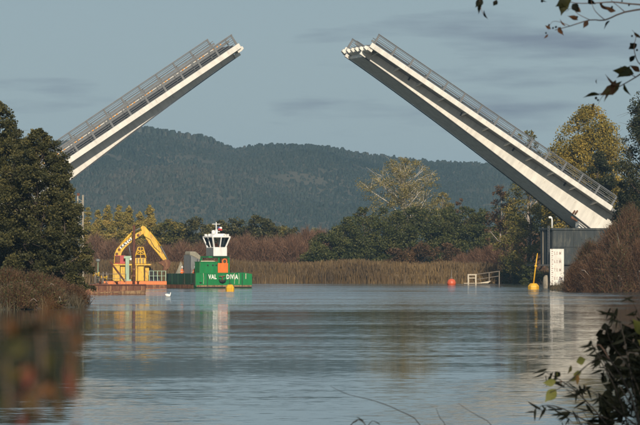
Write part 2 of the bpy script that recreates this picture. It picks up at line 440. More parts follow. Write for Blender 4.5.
def hill_forest():
    """every tree of the far wood: small lopsided crowns, taller and rounder along the skyline"""
    n = 92000
    y = 2260 + (HD+25-2260)*RNG.random(n)**.85
    x = (RNG.random(n)-.5)*2*(.118*y)
    z = hill_h(x, y)
    patch = .5+.3*np.sin(x*.017+2)*np.sin(y*.013+x*.006)+.2*np.sin(x*.043+y*.009)*np.sin(y*.031-x*.01)
    kind = RNG.random(n)
    h = (1.5 + 1.0*RNG.random(n) + .6*patch)*np.where(kind > .93, 1.7, np.where(kind < .3, .7, 1))
    r = h*(.30+.18*RNG.random(n))
    top = y > HD-18
    grove = np.clip(np.sin(x*.05+1.0)+np.sin(x*.021+4)*.8+.5*np.sin(x*.13), 0, 1.7)
    h = np.where(top, 2.0+RNG.random(n)**3*2.6+grove*1.9, h); r = np.where(top, h*(.33+.2*RNG.random(n)), r)
    seg, lev = 4, [(1.0,.30),(.5,1.0)]
    keep = ~((np.sin(x*.031+y*.017+.7)*np.sin(y*.043-x*.013) > .80) & ~top & (RNG.random(n) < .8))   # clearings
    x, y, z, h, r, patch, top = x[keep], y[keep], z[keep], h[keep], r[keep], patch[keep], top[keep]; n = len(x)
    sink = np.where(top, .5, h*.45); r = np.where(top, r, h*(.42+.25*RNG.random(n)))
    V = []
    for k, (rr, hh) in enumerate(lev):
        for s in range(seg):
            a = 2*np.pi*s/seg + RNG.random(n)*.6 + k*.4
            j = .75+.5*RNG.random(n)
            V.append(np.stack([x+np.cos(a)*r*rr*j, y+np.sin(a)*r*rr*j, z-sink+h*hh*(.92+.16*RNG.random(n))], 1))
    V = np.stack(V, 1)
    q = []
    for k in range(len(lev)-1):
        for s in range(seg):
            q.append((k*seg+s, k*seg+(s+1)%seg, (k+1)*seg+(s+1)%seg, (k+1)*seg+s))
    q = np.array(q)
    k0 = (len(lev)-1)*seg; q = np.concatenate([q, [[k0,k0+1,k0+2,k0+3]]])
    Q = (np.arange(n)[:,None,None]*(seg*len(lev)) + q[None]).reshape(-1, 4)
    upper = np.clip((z-20)/60, 0, 1)
    fold_shade = np.sin(x*.024+y*.011+3*np.sin(y*.006))  # light and shade of the hill folds, put into the tree colours as bands
    sh = np.clip(RNG.normal(.38,.13,n) + .22*fold_shade + .45*(patch-.5) + .16*(.5-upper), 0, 1)
    o = link(bpy.data.objects.new('hill_forest', np_mesh('hill_forest', V.reshape(-1,3), Q, M['hill_tree'], np.repeat(sh, len(q)))))
    tag(o, 'hazy forest covering the long hill behind the river', 'forest', kind='stuff')
hill_forest()

# ------------------------------------------------------------------ plants
def leaf_quads(C, size, rng, flat=.0, aspect=.62):
    n = len(C)
    a = rng.normal(size=(n,3)); a[:,2] *= .8; a /= np.linalg.norm(a,axis=1)[:,None]
    b = rng.normal(size=(n,3)); b -= a*np.sum(a*b,1)[:,None]; b /= np.linalg.norm(b,axis=1)[:,None]
    s = size*(.6+.8*rng.random(n))[:,None]
    P = np.stack([C - a*s*.5, C + b*s*aspect*.5 - a*s*.05, C + a*s*.5, C - b*s*aspect*.5 - a*s*.05], 1)
    return P.reshape(-1,3), np.arange(n*4).reshape(n,4)

def profile_r(t, prof): return np.interp(t, [p[0] for p in prof], [p[1] for p in prof])

OVAL = [(0,.25),(.15,.72),(.35,.98),(.55,1),(.75,.82),(.9,.5),(1,.15)]
CONE = [(0,.8),(.1,1),(.35,.9),(.6,.66),(.8,.42),(.93,.2),(1,.06)]
FULL = [(0,.85),(.25,1),(.5,.93),(.7,.76),(.85,.52),(.95,.28),(1,.1)]
DOME = [(0,.85),(.2,1),(.45,.96),(.7,.75),(.88,.48),(1,.15)]
SPREAD = [(0,.2),(.15,.55),(.35,.9),(.6,1),(.8,.8),(.93,.5),(1,.2)]
COLUMN = [(0,.55),(.15,.95),(.5,1),(.75,.75),(.92,.4),(1,.08)]

def tree(name, label, cat, px, D, top_py, rad, leaf, prof=OVAL, crown0=.25, clumps=60, leaves=9000, size=.3, bark='bark', trunk_r=None,
         clump_r=.30, limbs=22, group=None, seed=1, lean=0.0, limb_vis=1.0, base_z=None):
    rng = np.random.default_rng(seed)
    bx, by = X(px, D), D
    bz = gz(bx, by) - .05 if base_z is None else base_z
    hgt = Z(top_py, D) - bz
    root = empty(name, (bx, by, bz), 0, label, cat, group)
    tr = trunk_r or hgt*.018
    # clump centres inside the crown's outline
    t = rng.random(clumps)**.85
    ang = rng.random(clumps)*2*np.pi
    lump = 1 + .18*np.sin(ang*2+rng.random()*6) + .12*np.sin(ang*3+t*7)
    rr = profile_r(t, prof)*rad*(rng.random(clumps)**.42)*lump
    cz = hgt*(crown0 + (1-crown0)*t*.96)
    C = np.stack([np.cos(ang)*rr + lean*t, np.sin(ang)*rr, cz], 1)
    cr = rad*clump_r*(.6+.8*rng.random(clumps))*(.45+.55*profile_r(t, prof))
    # trunk and limbs
    mb = MB()
    topz = hgt*(crown0+(1-crown0)*.80)
    npt = 7
    tp = [Vector((lean*k/(npt-1)*.6 + rng.normal()*rad*.03*(k > 0), rng.normal()*rad*.03*(k > 0), topz*k/(npt-1))) for k in range(npt)]
    mb.tube(tp, [tr*(1.25 if k == 0 else 1-.85*k/(npt-1)) for k in range(npt)], 8)
    order = rng.permutation(clumps)[:limbs]
    for i in order:
        e = Vector(C[i])
        hz = max(hgt*.06, min(topz*.92, e.z - (.35+.4*rng.random())*math.hypot(e.x, e.y)*1.1 - .05*hgt))
        k = hz/topz*(npt-1); k0 = min(int(k), npt-2); s = tp[k0].lerp(tp[k0+1], k-k0)
        m1 = s.lerp(e, .4) + Vector((rng.normal()*.06*rad, rng.normal()*.06*rad, .05*rad)); m2 = s.lerp(e, .75) + Vector((rng.normal()*.06*rad, rng.normal()*.06*rad, .06*rad))
        r0 = tr*(1-.8*hz/topz)*.55*limb_vis
        mb.tube([s, m1, m2, e], [r0, r0*.7, r0*.42, r0*.15], 5, False)
        for _ in range(3):
            q = e + Vector(rng.normal(size=3))*cr[i]*.9
            mb.tube([m2, m2.lerp(q, .5)+Vector((0,0,.05*rad)), q], [r0*.32, r0*.22, r0*.08], 4, False)
    mb.build('trunk', M[bark], root, True)
    # leaves
    w = cr**2; w = w/w.sum()
    ci = rng.choice(clumps, leaves, p=w)
    off = rng.normal(size=(leaves,3)); off /= np.linalg.norm(off,axis=1)[:,None]
    off *= (rng.random(leaves)**.5)[:,None]; off[:,2] *= .72
    P = C[ci] + off*cr[ci][:,None]
    P[:,2] = np.maximum(P[:,2], .08)
    V, Q = leaf_quads(P, size, rng)
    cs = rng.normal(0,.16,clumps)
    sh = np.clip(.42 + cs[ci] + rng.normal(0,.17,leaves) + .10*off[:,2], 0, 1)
    link(bpy.data.objects.new('crown', np_mesh('crown', V, Q, M[leaf], sh)), root)
    return root

def twig_shrub(name, label, cat, px, D, top_py, rad, mat, n=2200, stems=9, tw=.035, tl=1.2, bark='twig_bark', leaf=None, leaves=0, lsize=.2, group=None, seed=1, pale=0, base_z=None):
    """leafless or half-bare shrub: arching stems that split into a cloud of fine twigs"""
    rng = np.random.default_rng(seed)
    bx, by = X(px, D), D
    bz = gz(bx, by) - .05 if base_z is None else base_z
    hgt = Z(top_py, D) - bz
    root = empty(name, (bx, by, bz), 0, label, cat, group)
    mb = MB(); ends = []
    for i in range(stems):
        a = rng.random()*2*math.pi; r = rad*(.25+.7*rng.random())
        e = Vector((math.cos(a)*r, math.sin(a)*r, hgt*(.45+.45*rng.random())*(1-.3*(r/rad)**2)))
        b = Vector((math.cos(a)*rad*.12*rng.random(), math.sin(a)*rad*.12*rng.random(), 0))
        m = b.lerp(e, .5) + Vector((rng.normal()*rad*.07, rng.normal()*rad*.07, hgt*.10))
        k = .045+.03*rng.random()
        mb.tube([b, b.lerp(m,.6), m, e], [k, k*.85, k*.6, k*.2], 5, False); ends += [m, e, b.lerp(m,.8), m.lerp(e,.5)]
    mb.build('stem_cluster', M[bark], root, True)
    for i in range(pale):
        a = rng.random()*math.pi - math.pi; r = rad*(.85+.25*rng.random())
        e = Vector((math.cos(a)*r, math.sin(a)*r, hgt*(.4+.4*rng.random())))
        b = Vector((0,0,hgt*.1)); m = b.lerp(e,.5)+Vector((rng.normal()*.3, -.2, hgt*.16))
        MB().tube([b, m, e.lerp(m,.4)+Vector((0,0,.2)), e], [.07,.055,.04,.012], 5, False).build('pale_branch', M['grey_bark'], root, True)
    # twig cloud: start points spread through a dome
    t = rng.random(n)**.8; ang = rng.random(n)*2*np.pi
    lump = 1 + .16*np.sin(ang*3+rng.random()*6) + .12*np.sin(ang*5+t*5)
    rr = profile_r(t, DOME)*rad*(rng.random(n)**.45)*lump
    P0 = np.stack([np.cos(ang)*rr*.82, np.sin(ang)*rr*.82, hgt*.92*t*(.9+.2*rng.random(n))], 1)
    P0[:,2] = np.maximum(P0[:,2], .05)
    d = P0*np.array([.5/rad,.5/rad,.35/hgt]) + np.array([0,0,.55]) + rng.normal(size=(n,3))*.42
    d /= np.linalg.norm(d,axis=1)[:,None]
    ln = tl*(.4+.9*rng.random(n))[:,None]
    side = np.cross(d, rng.normal(size=(n,3))); side /= np.linalg.norm(side,axis=1)[:,None]
    w = tw*(.6+.8*rng.random(n))[:,None]
    V = np.stack([P0-side*w*.5, P0+side*w*.5, P0+d*ln+side*w*.12, P0+d*ln-side*w*.12], 1).reshape(-1,3)
    Q = np.arange(n*4).reshape(n,4)
    sh = np.clip(rng.normal(.45,.22,n), 0, 1)
    link(bpy.data.objects.new('twig_crown', np_mesh('twig_crown', V, Q, M[mat], sh)), root)
    if leaf:
        k = rng.integers(0, n, leaves)
        P = P0[k] + d[k]*ln[k]*rng.random((leaves,1)) + rng.normal(size=(leaves,3))*.12
        P[:,2] = np.maximum(P[:,2], .05)
        V, Q = leaf_quads(P, lsize, rng)
        link(bpy.data.objects.new('foliage', np_mesh('foliage', V, Q, M[leaf], np.clip(rng.normal(.45,.2,leaves),0,1))), root)
    return root

def ordinal(i): return ['first','second','third','fourth','fifth','sixth','seventh','eighth','ninth','tenth','eleventh','twelfth','thirteenth','fourteenth','fifteenth','sixteenth'][i]

# poplars in a row behind the excavator
for i, (px, D, top, r) in enumerate([(88,770,206,1.25),(98,775,208,1.17),(108,768,204,1.33),(119,772,203,1.25),(129,778,202,1.33),(140,770,210,1.25),(150,773,203,1.25)]):
    tree('poplar_tree', f'slim golden poplar, {ordinal(i)} from the left in the row behind the excavator', 'tree', px, D, top, r, 'leaf_gold', COLUMN, .08, 80, 8500, .30,
         'bark', clump_r=.62, limbs=14, group='row of golden poplars', seed=20+i)

# dark trees behind the far-bank scrub
for i, (px, D, top, r) in enumerate([(158,742,226,3.4),(170,735,219,3.8),(183,740,222,3.6),(196,738,217,3.8),(209,745,224,3.4),(222,742,220,3.6),(236,740,217,4.2),(249,748,226,3.5),(258,735,214,3.3),(267,740,219,3.2),(281,742,226,3.6),(293,738,228,3.4)]):
    tree('broadleaf_tree', f'dark green tree on the far bank, {ordinal(i)} from the left behind the reddish scrub', 'tree', px, D, top, r, 'leaf_mixed' if i % 3 == 1 else 'leaf_dark', DOME, .12, 60, 6500, .42,
         'bark', clump_r=.34, limbs=14, group='dark trees behind the reddish scrub', seed=40+i)
tree('grey_green_tree', 'small pale grey-green tree between dark trees and green thicket', 'tree', 315, 720, 228, 2.3, 'leaf_grey', OVAL, .15, 30, 3000, .35, clump_r=.36, seed=60)

# reddish willow scrub behind the reeds
RED = [(96,705,238,4.2),(112,700,244,4.0),(132,698,247,4.0),(150,700,246,3.8),(166,702,250,4.0),(182,700,246,4.0),(200,703,248,4.0),(228,698,240,4.4),(246,700,238,4.6),(262,697,243,4.0),(277,702,240,4.4),(292,698,238,4.2),(307,701,232,4.4),(320,704,232,4.2)]
for i, (px, D, top, r) in enumerate(RED):
    twig_shrub('willow_shrub', f'leafless reddish willow shrub, {ordinal(i)} from the left along the far bank', 'shrub', px, D, top, r, 'twig_red', 3600, 10, .05, 1.5,
               group='reddish willow scrub on the far bank', seed=80+i, leaf='leaf_brown' if i % 3 == 0 else None, leaves=500, lsize=.3)

# dark green thicket under the tall autumn tree
THK = [(318,668,243,3.4),(332,672,229,3.8),(347,676,216,4.2),(363,682,207,4.4),(380,688,206,4.6),(397,684,209,4.4),(414,690,205,4.6),(431,686,208,4.6),(449,692,206,4.4),(466,688,205,4.4),(482,684,207,4.2),(498,680,204,4.2),(513,672,210,3.8),(527,668,215,3.6)]
for i, (px, D, top, r) in enumerate(THK):
    tree('thicket_bush', f'tall dark green bush, {ordinal(i)} from the left in the thicket behind the reeds', 'bush', px, D, top, r, 'leaf_thicket', DOME, .03, 70, 8500, .34,
         'bark', clump_r=.32, limbs=12, group='dark green thicket behind the reeds', seed=110+i)
for i, (px, D, top, r, lab) in enumerate([(398,655,247,2.6,'low brown bush beside reeds, below the tall autumn tree'),(422,654,241,3.2,'rounded brown bush in the middle of the thicket front'),(448,655,243,3.0,'brown bush at the thicket front left of the red buoy')]):
    tree('brown_bush', lab, 'bush', px, D, top, r, 'leaf_brown', DOME, .03, 40, 4500, .28, clump_r=.32, limbs=10, group='brown bushes before the thicket', seed=130+i)
for i, (px, D, top, r) in enumerate([(462,648,259,2.4),(476,645,253,2.6),(490,642,248,2.8),(505,640,243,3.0),(521,638,238,3.0),(535,640,236,2.8)]):
    twig_shrub('reddish_shrub', f'low reddish-brown shrub, {ordinal(i)} from the left in the row left of the pier', 'shrub', px, D, top, r, 'twig_red', 3000, 8, .045, 1.2,
               group='reddish shrubs left of the pier', seed=140+i)
tree('green_bush', 'rounded dark green bush at the water between landing stage and pier', 'bush', 514, 622, 253, 2.3, 'leaf_thicket', DOME, .02, 46, 5200, .24, clump_r=.34, limbs=10, seed=150)
tree('green_bush', 'low dark bush hanging over water just left of the pier', 'bush', 531, 600, 262, 1.6, 'leaf_thicket', DOME, .02, 34, 3200, .24, clump_r=.34, limbs=8, seed=151)

# tall autumn tree with pale limbs
tree('autumn_tree', 'tall spreading autumn tree with pale limbs and thin yellow leaves', 'tree', 404, 705, 156, 6.4, 'leaf_pale', OVAL, .42, 260, 14000, .24,
     'pale_bark', trunk_r=.36, clump_r=.17, limbs=80, seed=161, limb_vis=1.25)
tree('autumn_tree', 'smaller half-bare autumn tree right of the tall spreading one', 'tree', 442, 706, 191, 2.7, 'leaf_pale', OVAL, .45, 50, 4200, .26,
     'grey_bark', trunk_r=.2, clump_r=.25, limbs=26, seed=162)
tree('sapling_tree', 'thin bare-topped brown sapling left of the tall autumn tree', 'tree', 364, 700, 205, .9, 'leaf_brown', OVAL, .4, 16, 500, .22, 'grey_bark', trunk_r=.1, clump_r=.4, limbs=10, seed=163)
tree('sapling_tree', 'reddish-brown sapling right of the smaller autumn tree', 'tree', 461, 700, 196, 1.6, 'leaf_brown', OVAL, .4, 24, 1300, .26, 'grey_bark', trunk_r=.12, clump_r=.36, limbs=16, seed=164)

# trees behind the right bridge leaf and pier
tree('autumn_tree', 'yellow-green tree seen under the right bridge leaf', 'tree', 530, 612, 176, 5.2, 'leaf_mixed', DOME, .1, 100, 12000, .32, clump_r=.28, limbs=24, seed=171)
tree('autumn_tree', 'sparse orange-brown tree at the left below the right bridge leaf', 'tree', 501, 640, 183, 2.6, 'leaf_brown', OVAL, .25, 44, 3600, .28, 'grey_bark', clump_r=.3, limbs=20, seed=172)
tree('autumn_tree', 'thin-topped yellow tree rising above the right bridge leaf railing', 'tree', 529, 625, 124, 2.6, 'leaf_mixed', OVAL, .4, 54, 3000, .30, 'grey_bark', clump_r=.26, limbs=26, seed=173)
tree('autumn_tree', 'big yellow autumn tree above the right bridge heel', 'tree', 590, 585, 104, 6.0, 'leaf_yellow', DOME, .25, 200, 42000, .30, 'bark', clump_r=.29, limbs=36, seed=174)
tree('autumn_tree', 'lower yellow tree left of the big one by the bridge railing', 'tree', 560, 592, 136, 3.4, 'leaf_yellow', OVAL, .3, 70, 10000, .30, 'bark', clump_r=.3, limbs=22, seed=175)
tree('evergreen_tree', 'very dark evergreen behind the end of the right railing', 'tree', 598, 545, 148, 3.4, 'leaf_conifer', DOME, .1, 90, 16000, .27, clump_r=.3, limbs=20, seed=176)
tree('evergreen_tree', 'tall dark evergreen at the right edge of the picture', 'tree', 648, 452, 80, 4.6, 'leaf_conifer', FULL, .04, 220, 42000, .23, clump_r=.26, limbs=40, seed=177)
tree('evergreen_tree', 'shorter dark evergreen beside the right bridge heel', 'tree', 625, 470, 176, 1.9, 'leaf_conifer', DOME, .15, 60, 9000, .22, clump_r=.34, limbs=16, seed=178)

# brown scrub on the right bank in front of the pier
for i, (px, D, top, r, lab, pale) in enumerate([
        (590,440,246,2.0,'brown leafless shrub just right of the white gauge board',2),
        (613,438,228,2.5,'brown twiggy shrub with pale branches against the pier wall',4),
        (630,436,208,3.4,'tallest brown shrub on the right bank below the dark evergreen',4),
        (577,424,268,1.5,'low red-brown shrub at the water beside the gauge board',1),
        (598,421,256,2.1,'red-brown shrub overhanging the water on the right bank',3),
        (619,419,248,2.4,'front brown shrub near the right edge at the waterline',3),
        (641,419,244,2.6,'brown shrub cut by the right edge of the picture',2)]):
    twig_shrub('bank_shrub', lab, 'shrub', px, D, top, r, 'twig_brown', 5200, 12, .032, 1.0, 'twig_bark', 'leaf_dark' if i in (0,2,5) else 'leaf_brown', 3800, .15, 'brown shrubs on the right bank', 190+i, pale)

# dark trees and brown scrub on the left bank
tree('alder_tree', 'tallest dark leafy tree at the left edge of the picture', 'tree', -2, 298, 96, 3.6, 'leaf_dark', FULL, .02, 420, 54000, .17, clump_r=.17, limbs=60, seed=210)
tree('alder_tree', 'dark leafy tree standing before the left bridge leaf heel', 'tree', 38, 290, 124, 3.2, 'leaf_dark', FULL, .02, 420, 58000, .17, clump_r=.17, limbs=60, seed=211)
tree('alder_tree', 'low dark leafy tree leaning over the river bend on the left', 'tree', 65, 282, 190, 1.7, 'leaf_dark', DOME, .01, 180, 24000, .15, clump_r=.24, limbs=30, seed=212)
for i, (px, D, top, r, lab) in enumerate([
        (8,262,276,2.0,'brown-green shrub at the left edge under the dark trees'),
        (36,262,280,1.6,'olive-brown shrub at the foot of the left trees'),
        (54,270,287,1.2,'low reddish shrub by the water left of the rusty barge'),
        (74,276,294,.8,'small red-brown shrub at the tip of the left bank'),
        (18,252,292,1.5,'low brown shrub at the waterline in the left corner'),
        (48,258,293,1.2,'small brown shrub at the waterline below the dark trees')]):
    twig_shrub('bank_shrub', lab, 'shrub', px, D, top, r, 'twig_brown', 3800, 10, .022, .7, 'twig_bark', 'leaf_brown' if i in (2,3) else 'leaf_dark', 4500, .11, 'brown shrubs on the left bank', 220+i, 1)

# reeds along the far shore
def reeds():
    n = 34000
    rng = np.random.default_rng(5)
    x = -48 + 86*rng.random(n)
    y = 628.5 + 1.3*np.sin(x*.23+1.3) + 26*rng.random(n)**1.4
    h = (1.95 + .25*np.sin(x*.31)+.2*np.sin(x*.9+y*.3) + .95*rng.random(n)**1.5)*(.68+.32*np.clip((y-629)/4,0,1))
    h *= np.interp(x, [-48, 20, 28, 38], [1, 1, .8, .5])
    z = ground_h(x, y) - .15
    z = np.maximum(z, -.25)
    w = .05+.06*rng.random(n)
    lx, ly = rng.normal(0,.16,n)*h, rng.normal(0,.12,n)*h
    P = np.stack([x,y,z],1)
    V = np.stack([P-np.stack([w,0*w,0*w],1), P+np.stack([w,0*w,0*w],1), P+np.stack([lx+w*.25,ly,h],1), P+np.stack([lx-w*.25,ly,h],1)],1).reshape(-1,3)
    o = link(bpy.data.objects.new('reed_bed', np_mesh('reed_bed', V, np.arange(n*4).reshape(n,4), M['reed'], np.clip(rng.normal(.45,.2,n),0,1))))
    tag(o, 'golden-brown reeds along the far shore', 'reeds', kind='stuff')
reeds()

def bank_grass():
    rng = np.random.default_rng(6); n = 26000
    pts = []
    for x0, x1, y0, y1, k in ((26,42,416,500,7000),(-30,-14,244,300,12000),(-60,-40,330,640,3000),(30,44,500,640,3000)):
        pts.append(np.stack([x0+(x1-x0)*rng.random(k), y0+(y1-y0)*rng.random(k)],1))
    P = np.concatenate(pts); g = ground_h(P[:,0],P[:,1]); ok = (g > -.12); P, g = P[ok], g[ok]; n = len(P)
    h = .35+.7*rng.random(n); w = .02+.025*rng.random(n); lx, ly = rng.normal(0,.35,n)*h, rng.normal(0,.35,n)*h
    B = np.stack([P[:,0],P[:,1],g-.05],1); o0 = np.stack([w,0*w,0*w],1)
    V = np.stack([B-o0, B+o0, B+np.stack([lx,ly,h],1)+o0*.2, B+np.stack([lx,ly,h],1)-o0*.2],1).reshape(-1,3)
    o = link(bpy.data.objects.new('bank_grass', np_mesh('bank_grass', V, np.arange(n*4).reshape(n,4), M['bank_grass'], np.clip(rng.normal(.4,.2,n),0,1))))
    tag(o, 'rough brown grass along the river banks', 'grass', kind='stuff')
bank_grass()

# ------------------------------------------------------------------ the bascule bridge
TH = R(18)
AX = Vector((math.cos(TH), math.sin(TH), 0)); TV = Vector((-math.sin(TH), math.cos(TH), 0))
BW, BL = 10.5, 37.5                       # leaf width and length
HEEL_R = at(613, 206.5, 500)
def on_near_plane(px, py):
    r = Vector(((px-320)/F, 1, (Y0-py)/F)); c = Vector((0,0,H))
    return c + r*((HEEL_R-c).dot(TV)/r.dot(TV))
TIP_L = on_near_plane(239, 43.3)

def depth(u): return 1.0 + 1.9*max(0.0, 1-u/BL)**1.5

def bridge_leaf(name, label, heel, side, alpha):
    """local axes: x along the leaf to its tip, y across (0 = middle), z out of the deck"""
    xd = AX*(-side*math.cos(alpha)) + Vector((0,0,math.sin(alpha)))
    yd = TV*(-side)
    zd = xd.cross(yd)
    mid = heel + TV*(BW/2)
    root = bpy.data.objects.new(name, None); link(root); root.empty_display_size = .5
    root.matrix_world = Matrix(((xd.x,yd.x,zd.x,mid.x),(xd.y,yd.y,zd.y,mid.y),(xd.z,yd.z,zd.z,mid.z),(0,0,0,1)))
    tag(root, label, 'drawbridge', 'raised bridge leaves')
    hw = BW/2; nb = 2.8                                          # half deck, half box width
    u0 = -5.0
    MB().box((u0,-hw+.26,-.45),(BL-.15,hw-.26,-.12)).build('deck_slab', M['bridge_grey'], root)
    MB().box((u0,-hw+2.2,-.118),(BL-.2,hw-2.2,-.04)).build('roadway', M['asphalt'], root)
    for s in (-1,1):
        a, b = sorted((s*hw, s*(hw-.255)))
        MB().box((-.02,a,-.62),(BL,b,.02)).build('fascia_beam', M['bridge_white'], root, bevel=.03)
        a, b = sorted((s*(hw-.26), s*(hw-.42)))
        MB().box((-.02,a,-.58),(BL-.1,b,-.452)).build('edge_stiffener', M['bridge_grey'], root)
    # box girder with a haunch towards the heel
    us = [u0 + (BL-.6-u0)*k/24 for k in range(25)]
    g = MB(); v, f = [], []
    for u in us:
        d = -.452 - depth(max(u,0)) - (.10*(-u) if u < 0 else 0)
        v += [(u,-nb,-.452),(u,nb,-.452),(u,nb,d),(u,-nb,d)]
    for i in range(24):
        for k in range(4): f.append((i*4+k, i*4+(k+1)%4, i*4+4+(k+1)%4, i*4+4+k))
    f += [(0,1,2,3),(96,99,98,97)]
    box = g.add(v, f).build('box_girder', M['bridge_white'], root)
    # bottom plates, each a panel of its own
    n = 11; L = (BL-.6)/n
    for k in range(n):
        a, b = k*L+.05, (k+1)*L-.05
        za, zb = -.452-depth(a), -.452-depth(b)
        MB().add([(a,-nb+.12,za),(b,-nb+.12,zb),(b,nb-.12,zb),(a,nb-.12,za),(a,-nb+.12,za-.05),(b,-nb+.12,zb-.05),(b,nb-.12,zb-.05),(a,nb-.12,za-.05)],
                 [(0,1,2,3),(4,7,6,5),(0,4,5,1),(1,5,6,2),(2,6,7,3),(3,7,4,0)]).build('soffit_panel', M['bridge_white'], box)
    for s in (-1,1):
        fl = MB(); v, f = [], []
        for u in us:
            d = -.452 - depth(max(u,0)) - (.10*(-u) if u < 0 else 0)
            ya, yb = s*(nb-.1), s*(nb+.16)
            v += [(u,ya,d-.06),(u,yb,d-.06),(u,yb,d-.13),(u,ya,d-.13)]
        for i in range(24):
            for k in range(4): f.append((i*4+k, i*4+(k+1)%4, i*4+4+(k+1)%4, i*4+4+k))
        f += [(0,1,2,3),(96,99,98,97)]
        fl.add(v, f).build('bottom_flange', M['dark_steel'], box)
    # brackets that carry the walkways
    for s in (-1,1):
        for k in range(11):
            u = 1.9 + k*3.42
            MB().prism([(s*(nb+.003),-.455),(s*(hw-.43),-.455),(s*(hw-.43),-.58),(s*(hw-1.3),-.72),(s*(nb+.003),-.95)], u-.07, u+.07, 'yz').build('bracket', M['bridge_white'], root)
        for k in range(4):
            u = 6.2 + k*8.1
            MB().box((u,min(s*(nb+.3),s*(nb+.55)),-.9),(u+.18,max(s*(nb+.3),s*(nb+.55)),-.456)).build('drain_pipe', M['dark_steel'], root)
    # railings
    post_me = {}
    for s in (-1,1):
        y = s*(hw-.13)
        top = MB().tube([(.1,y,1.36),(BL-.15,y,1.36)], .08, 6).build('railing', M['steel'], root)
        for j, zz in enumerate((.25,.50,.75,1.0,1.2)):
            MB().tube([(.1,y,zz),(BL-.15,y,zz)], .038, 5).build('rail', M['steel'], top)
        if s not in post_me:
            post_me[s] = MB().prism([(-.14,.02),(.14,.02),(.09,1.34),(-.09,1.34)], -.05, .05).mesh('post', M['steel'])
        for k in range(15):
            share('post', post_me[s], top, (.2 + k*2.643, y, 0))
        # barrier between walkway and road, with amber reflectors
        yb = s*(hw-2.1)
        bar = MB().box((.1,yb-.05,.55),(BL-.3,yb+.05,.80)).build('crash_barrier', M['steel'], root)
        MB().tube([(.1,yb,1.02),(BL-.3,yb,1.02)], .05, 6).build('rail', M['steel'], bar)
        pm = MB().box((-.06,-.06,-.04),(.06,.06,1.0)).mesh('post', M['steel'])
        for k in range(15): share('post', pm, bar, (.4+k*2.6, yb+ (.12 if s > 0 else -.12), 0))
        am = MB().box((-.11,-.06,-.055),(.11,.06,.055)).mesh('reflector', M['amber'])
        for k in range(14 if side < 0 and s < 0 else 0):
            for q in (-.5,0,.5):
                share('reflector', am, bar, (1.7+k*2.6+q, yb, .90))
    # tip: end beam and lock blocks
    MB().box((BL-.62,-hw+.27,-1.0),(BL-.05,hw-.27,-.46)).build('end_beam', M['bridge_white'], root, bevel=.03)
    for y in (-4.3,-2.5,-.8,.8,2.5,4.3):
        MB().prism([(BL-.06,-1.05),(BL+.38,-.95),(BL+.38,-.6),(BL-.06,-.5)], y-.28, y+.28).build('lock_block', M['bridge_white'], root, bevel=.04)
    for y in (-nb-.1, nb+.1):
        MB().box((BL-.75,y-.2,-.46-depth(BL)-.12),(BL+.05,y+.2,-.46-depth(BL)+.35)).build('bearing_nose', M['bridge_white'], root, bevel=.04)
    return root

leaf_r = bridge_leaf('bridge_leaf', 'raised white drawbridge leaf on the right, underside showing', HEEL_R, 1, R(32.1))
AL = R(33.5)
heel_l = TIP_L - (AX*math.cos(AL) + Vector((0,0,math.sin(AL))))*BL
leaf_l = bridge_leaf('bridge_leaf', 'raised white drawbridge leaf on the left, rising from behind trees', heel_l, -1, AL)

# hydraulic ram and clutter at the right heel
def right_local(px, py, v):
    """point v metres behind the near edge plane of the bridge"""
    p = on_near_plane(px, py); s = (p - Vector((0,0,H)))
    c = Vector((0,0,H)); k = ((HEEL_R + TV*v - c).dot(TV))/(s.dot(TV)); return c + s*k
ram = empty('hydraulic_ram', right_local(577,219,2.0), 0, 'short rust-stained hydraulic ram at the right girder foot', 'ram')
def loc(o, p): return Vector(p) - o.location
MB().tube([loc(ram,right_local(571,217,2.1)), loc(ram,right_local(577,221,2.1))], .16, 8).build('cylinder', M['rust'], ram, True)
MB().tube([loc(ram,right_local(577,221,2.1)), loc(ram,right_local(586,228.5,2.1))], .09, 8).build('rod', M['steel'], ram, True)
for q in (0, 2.6):
    MB().tube([loc(ram,right_local(572.5+q,214,2.25)), loc(ram,right_local(575+q,210.5,2.25))], .10, 6).build('pin', M['rust'], ram, True)

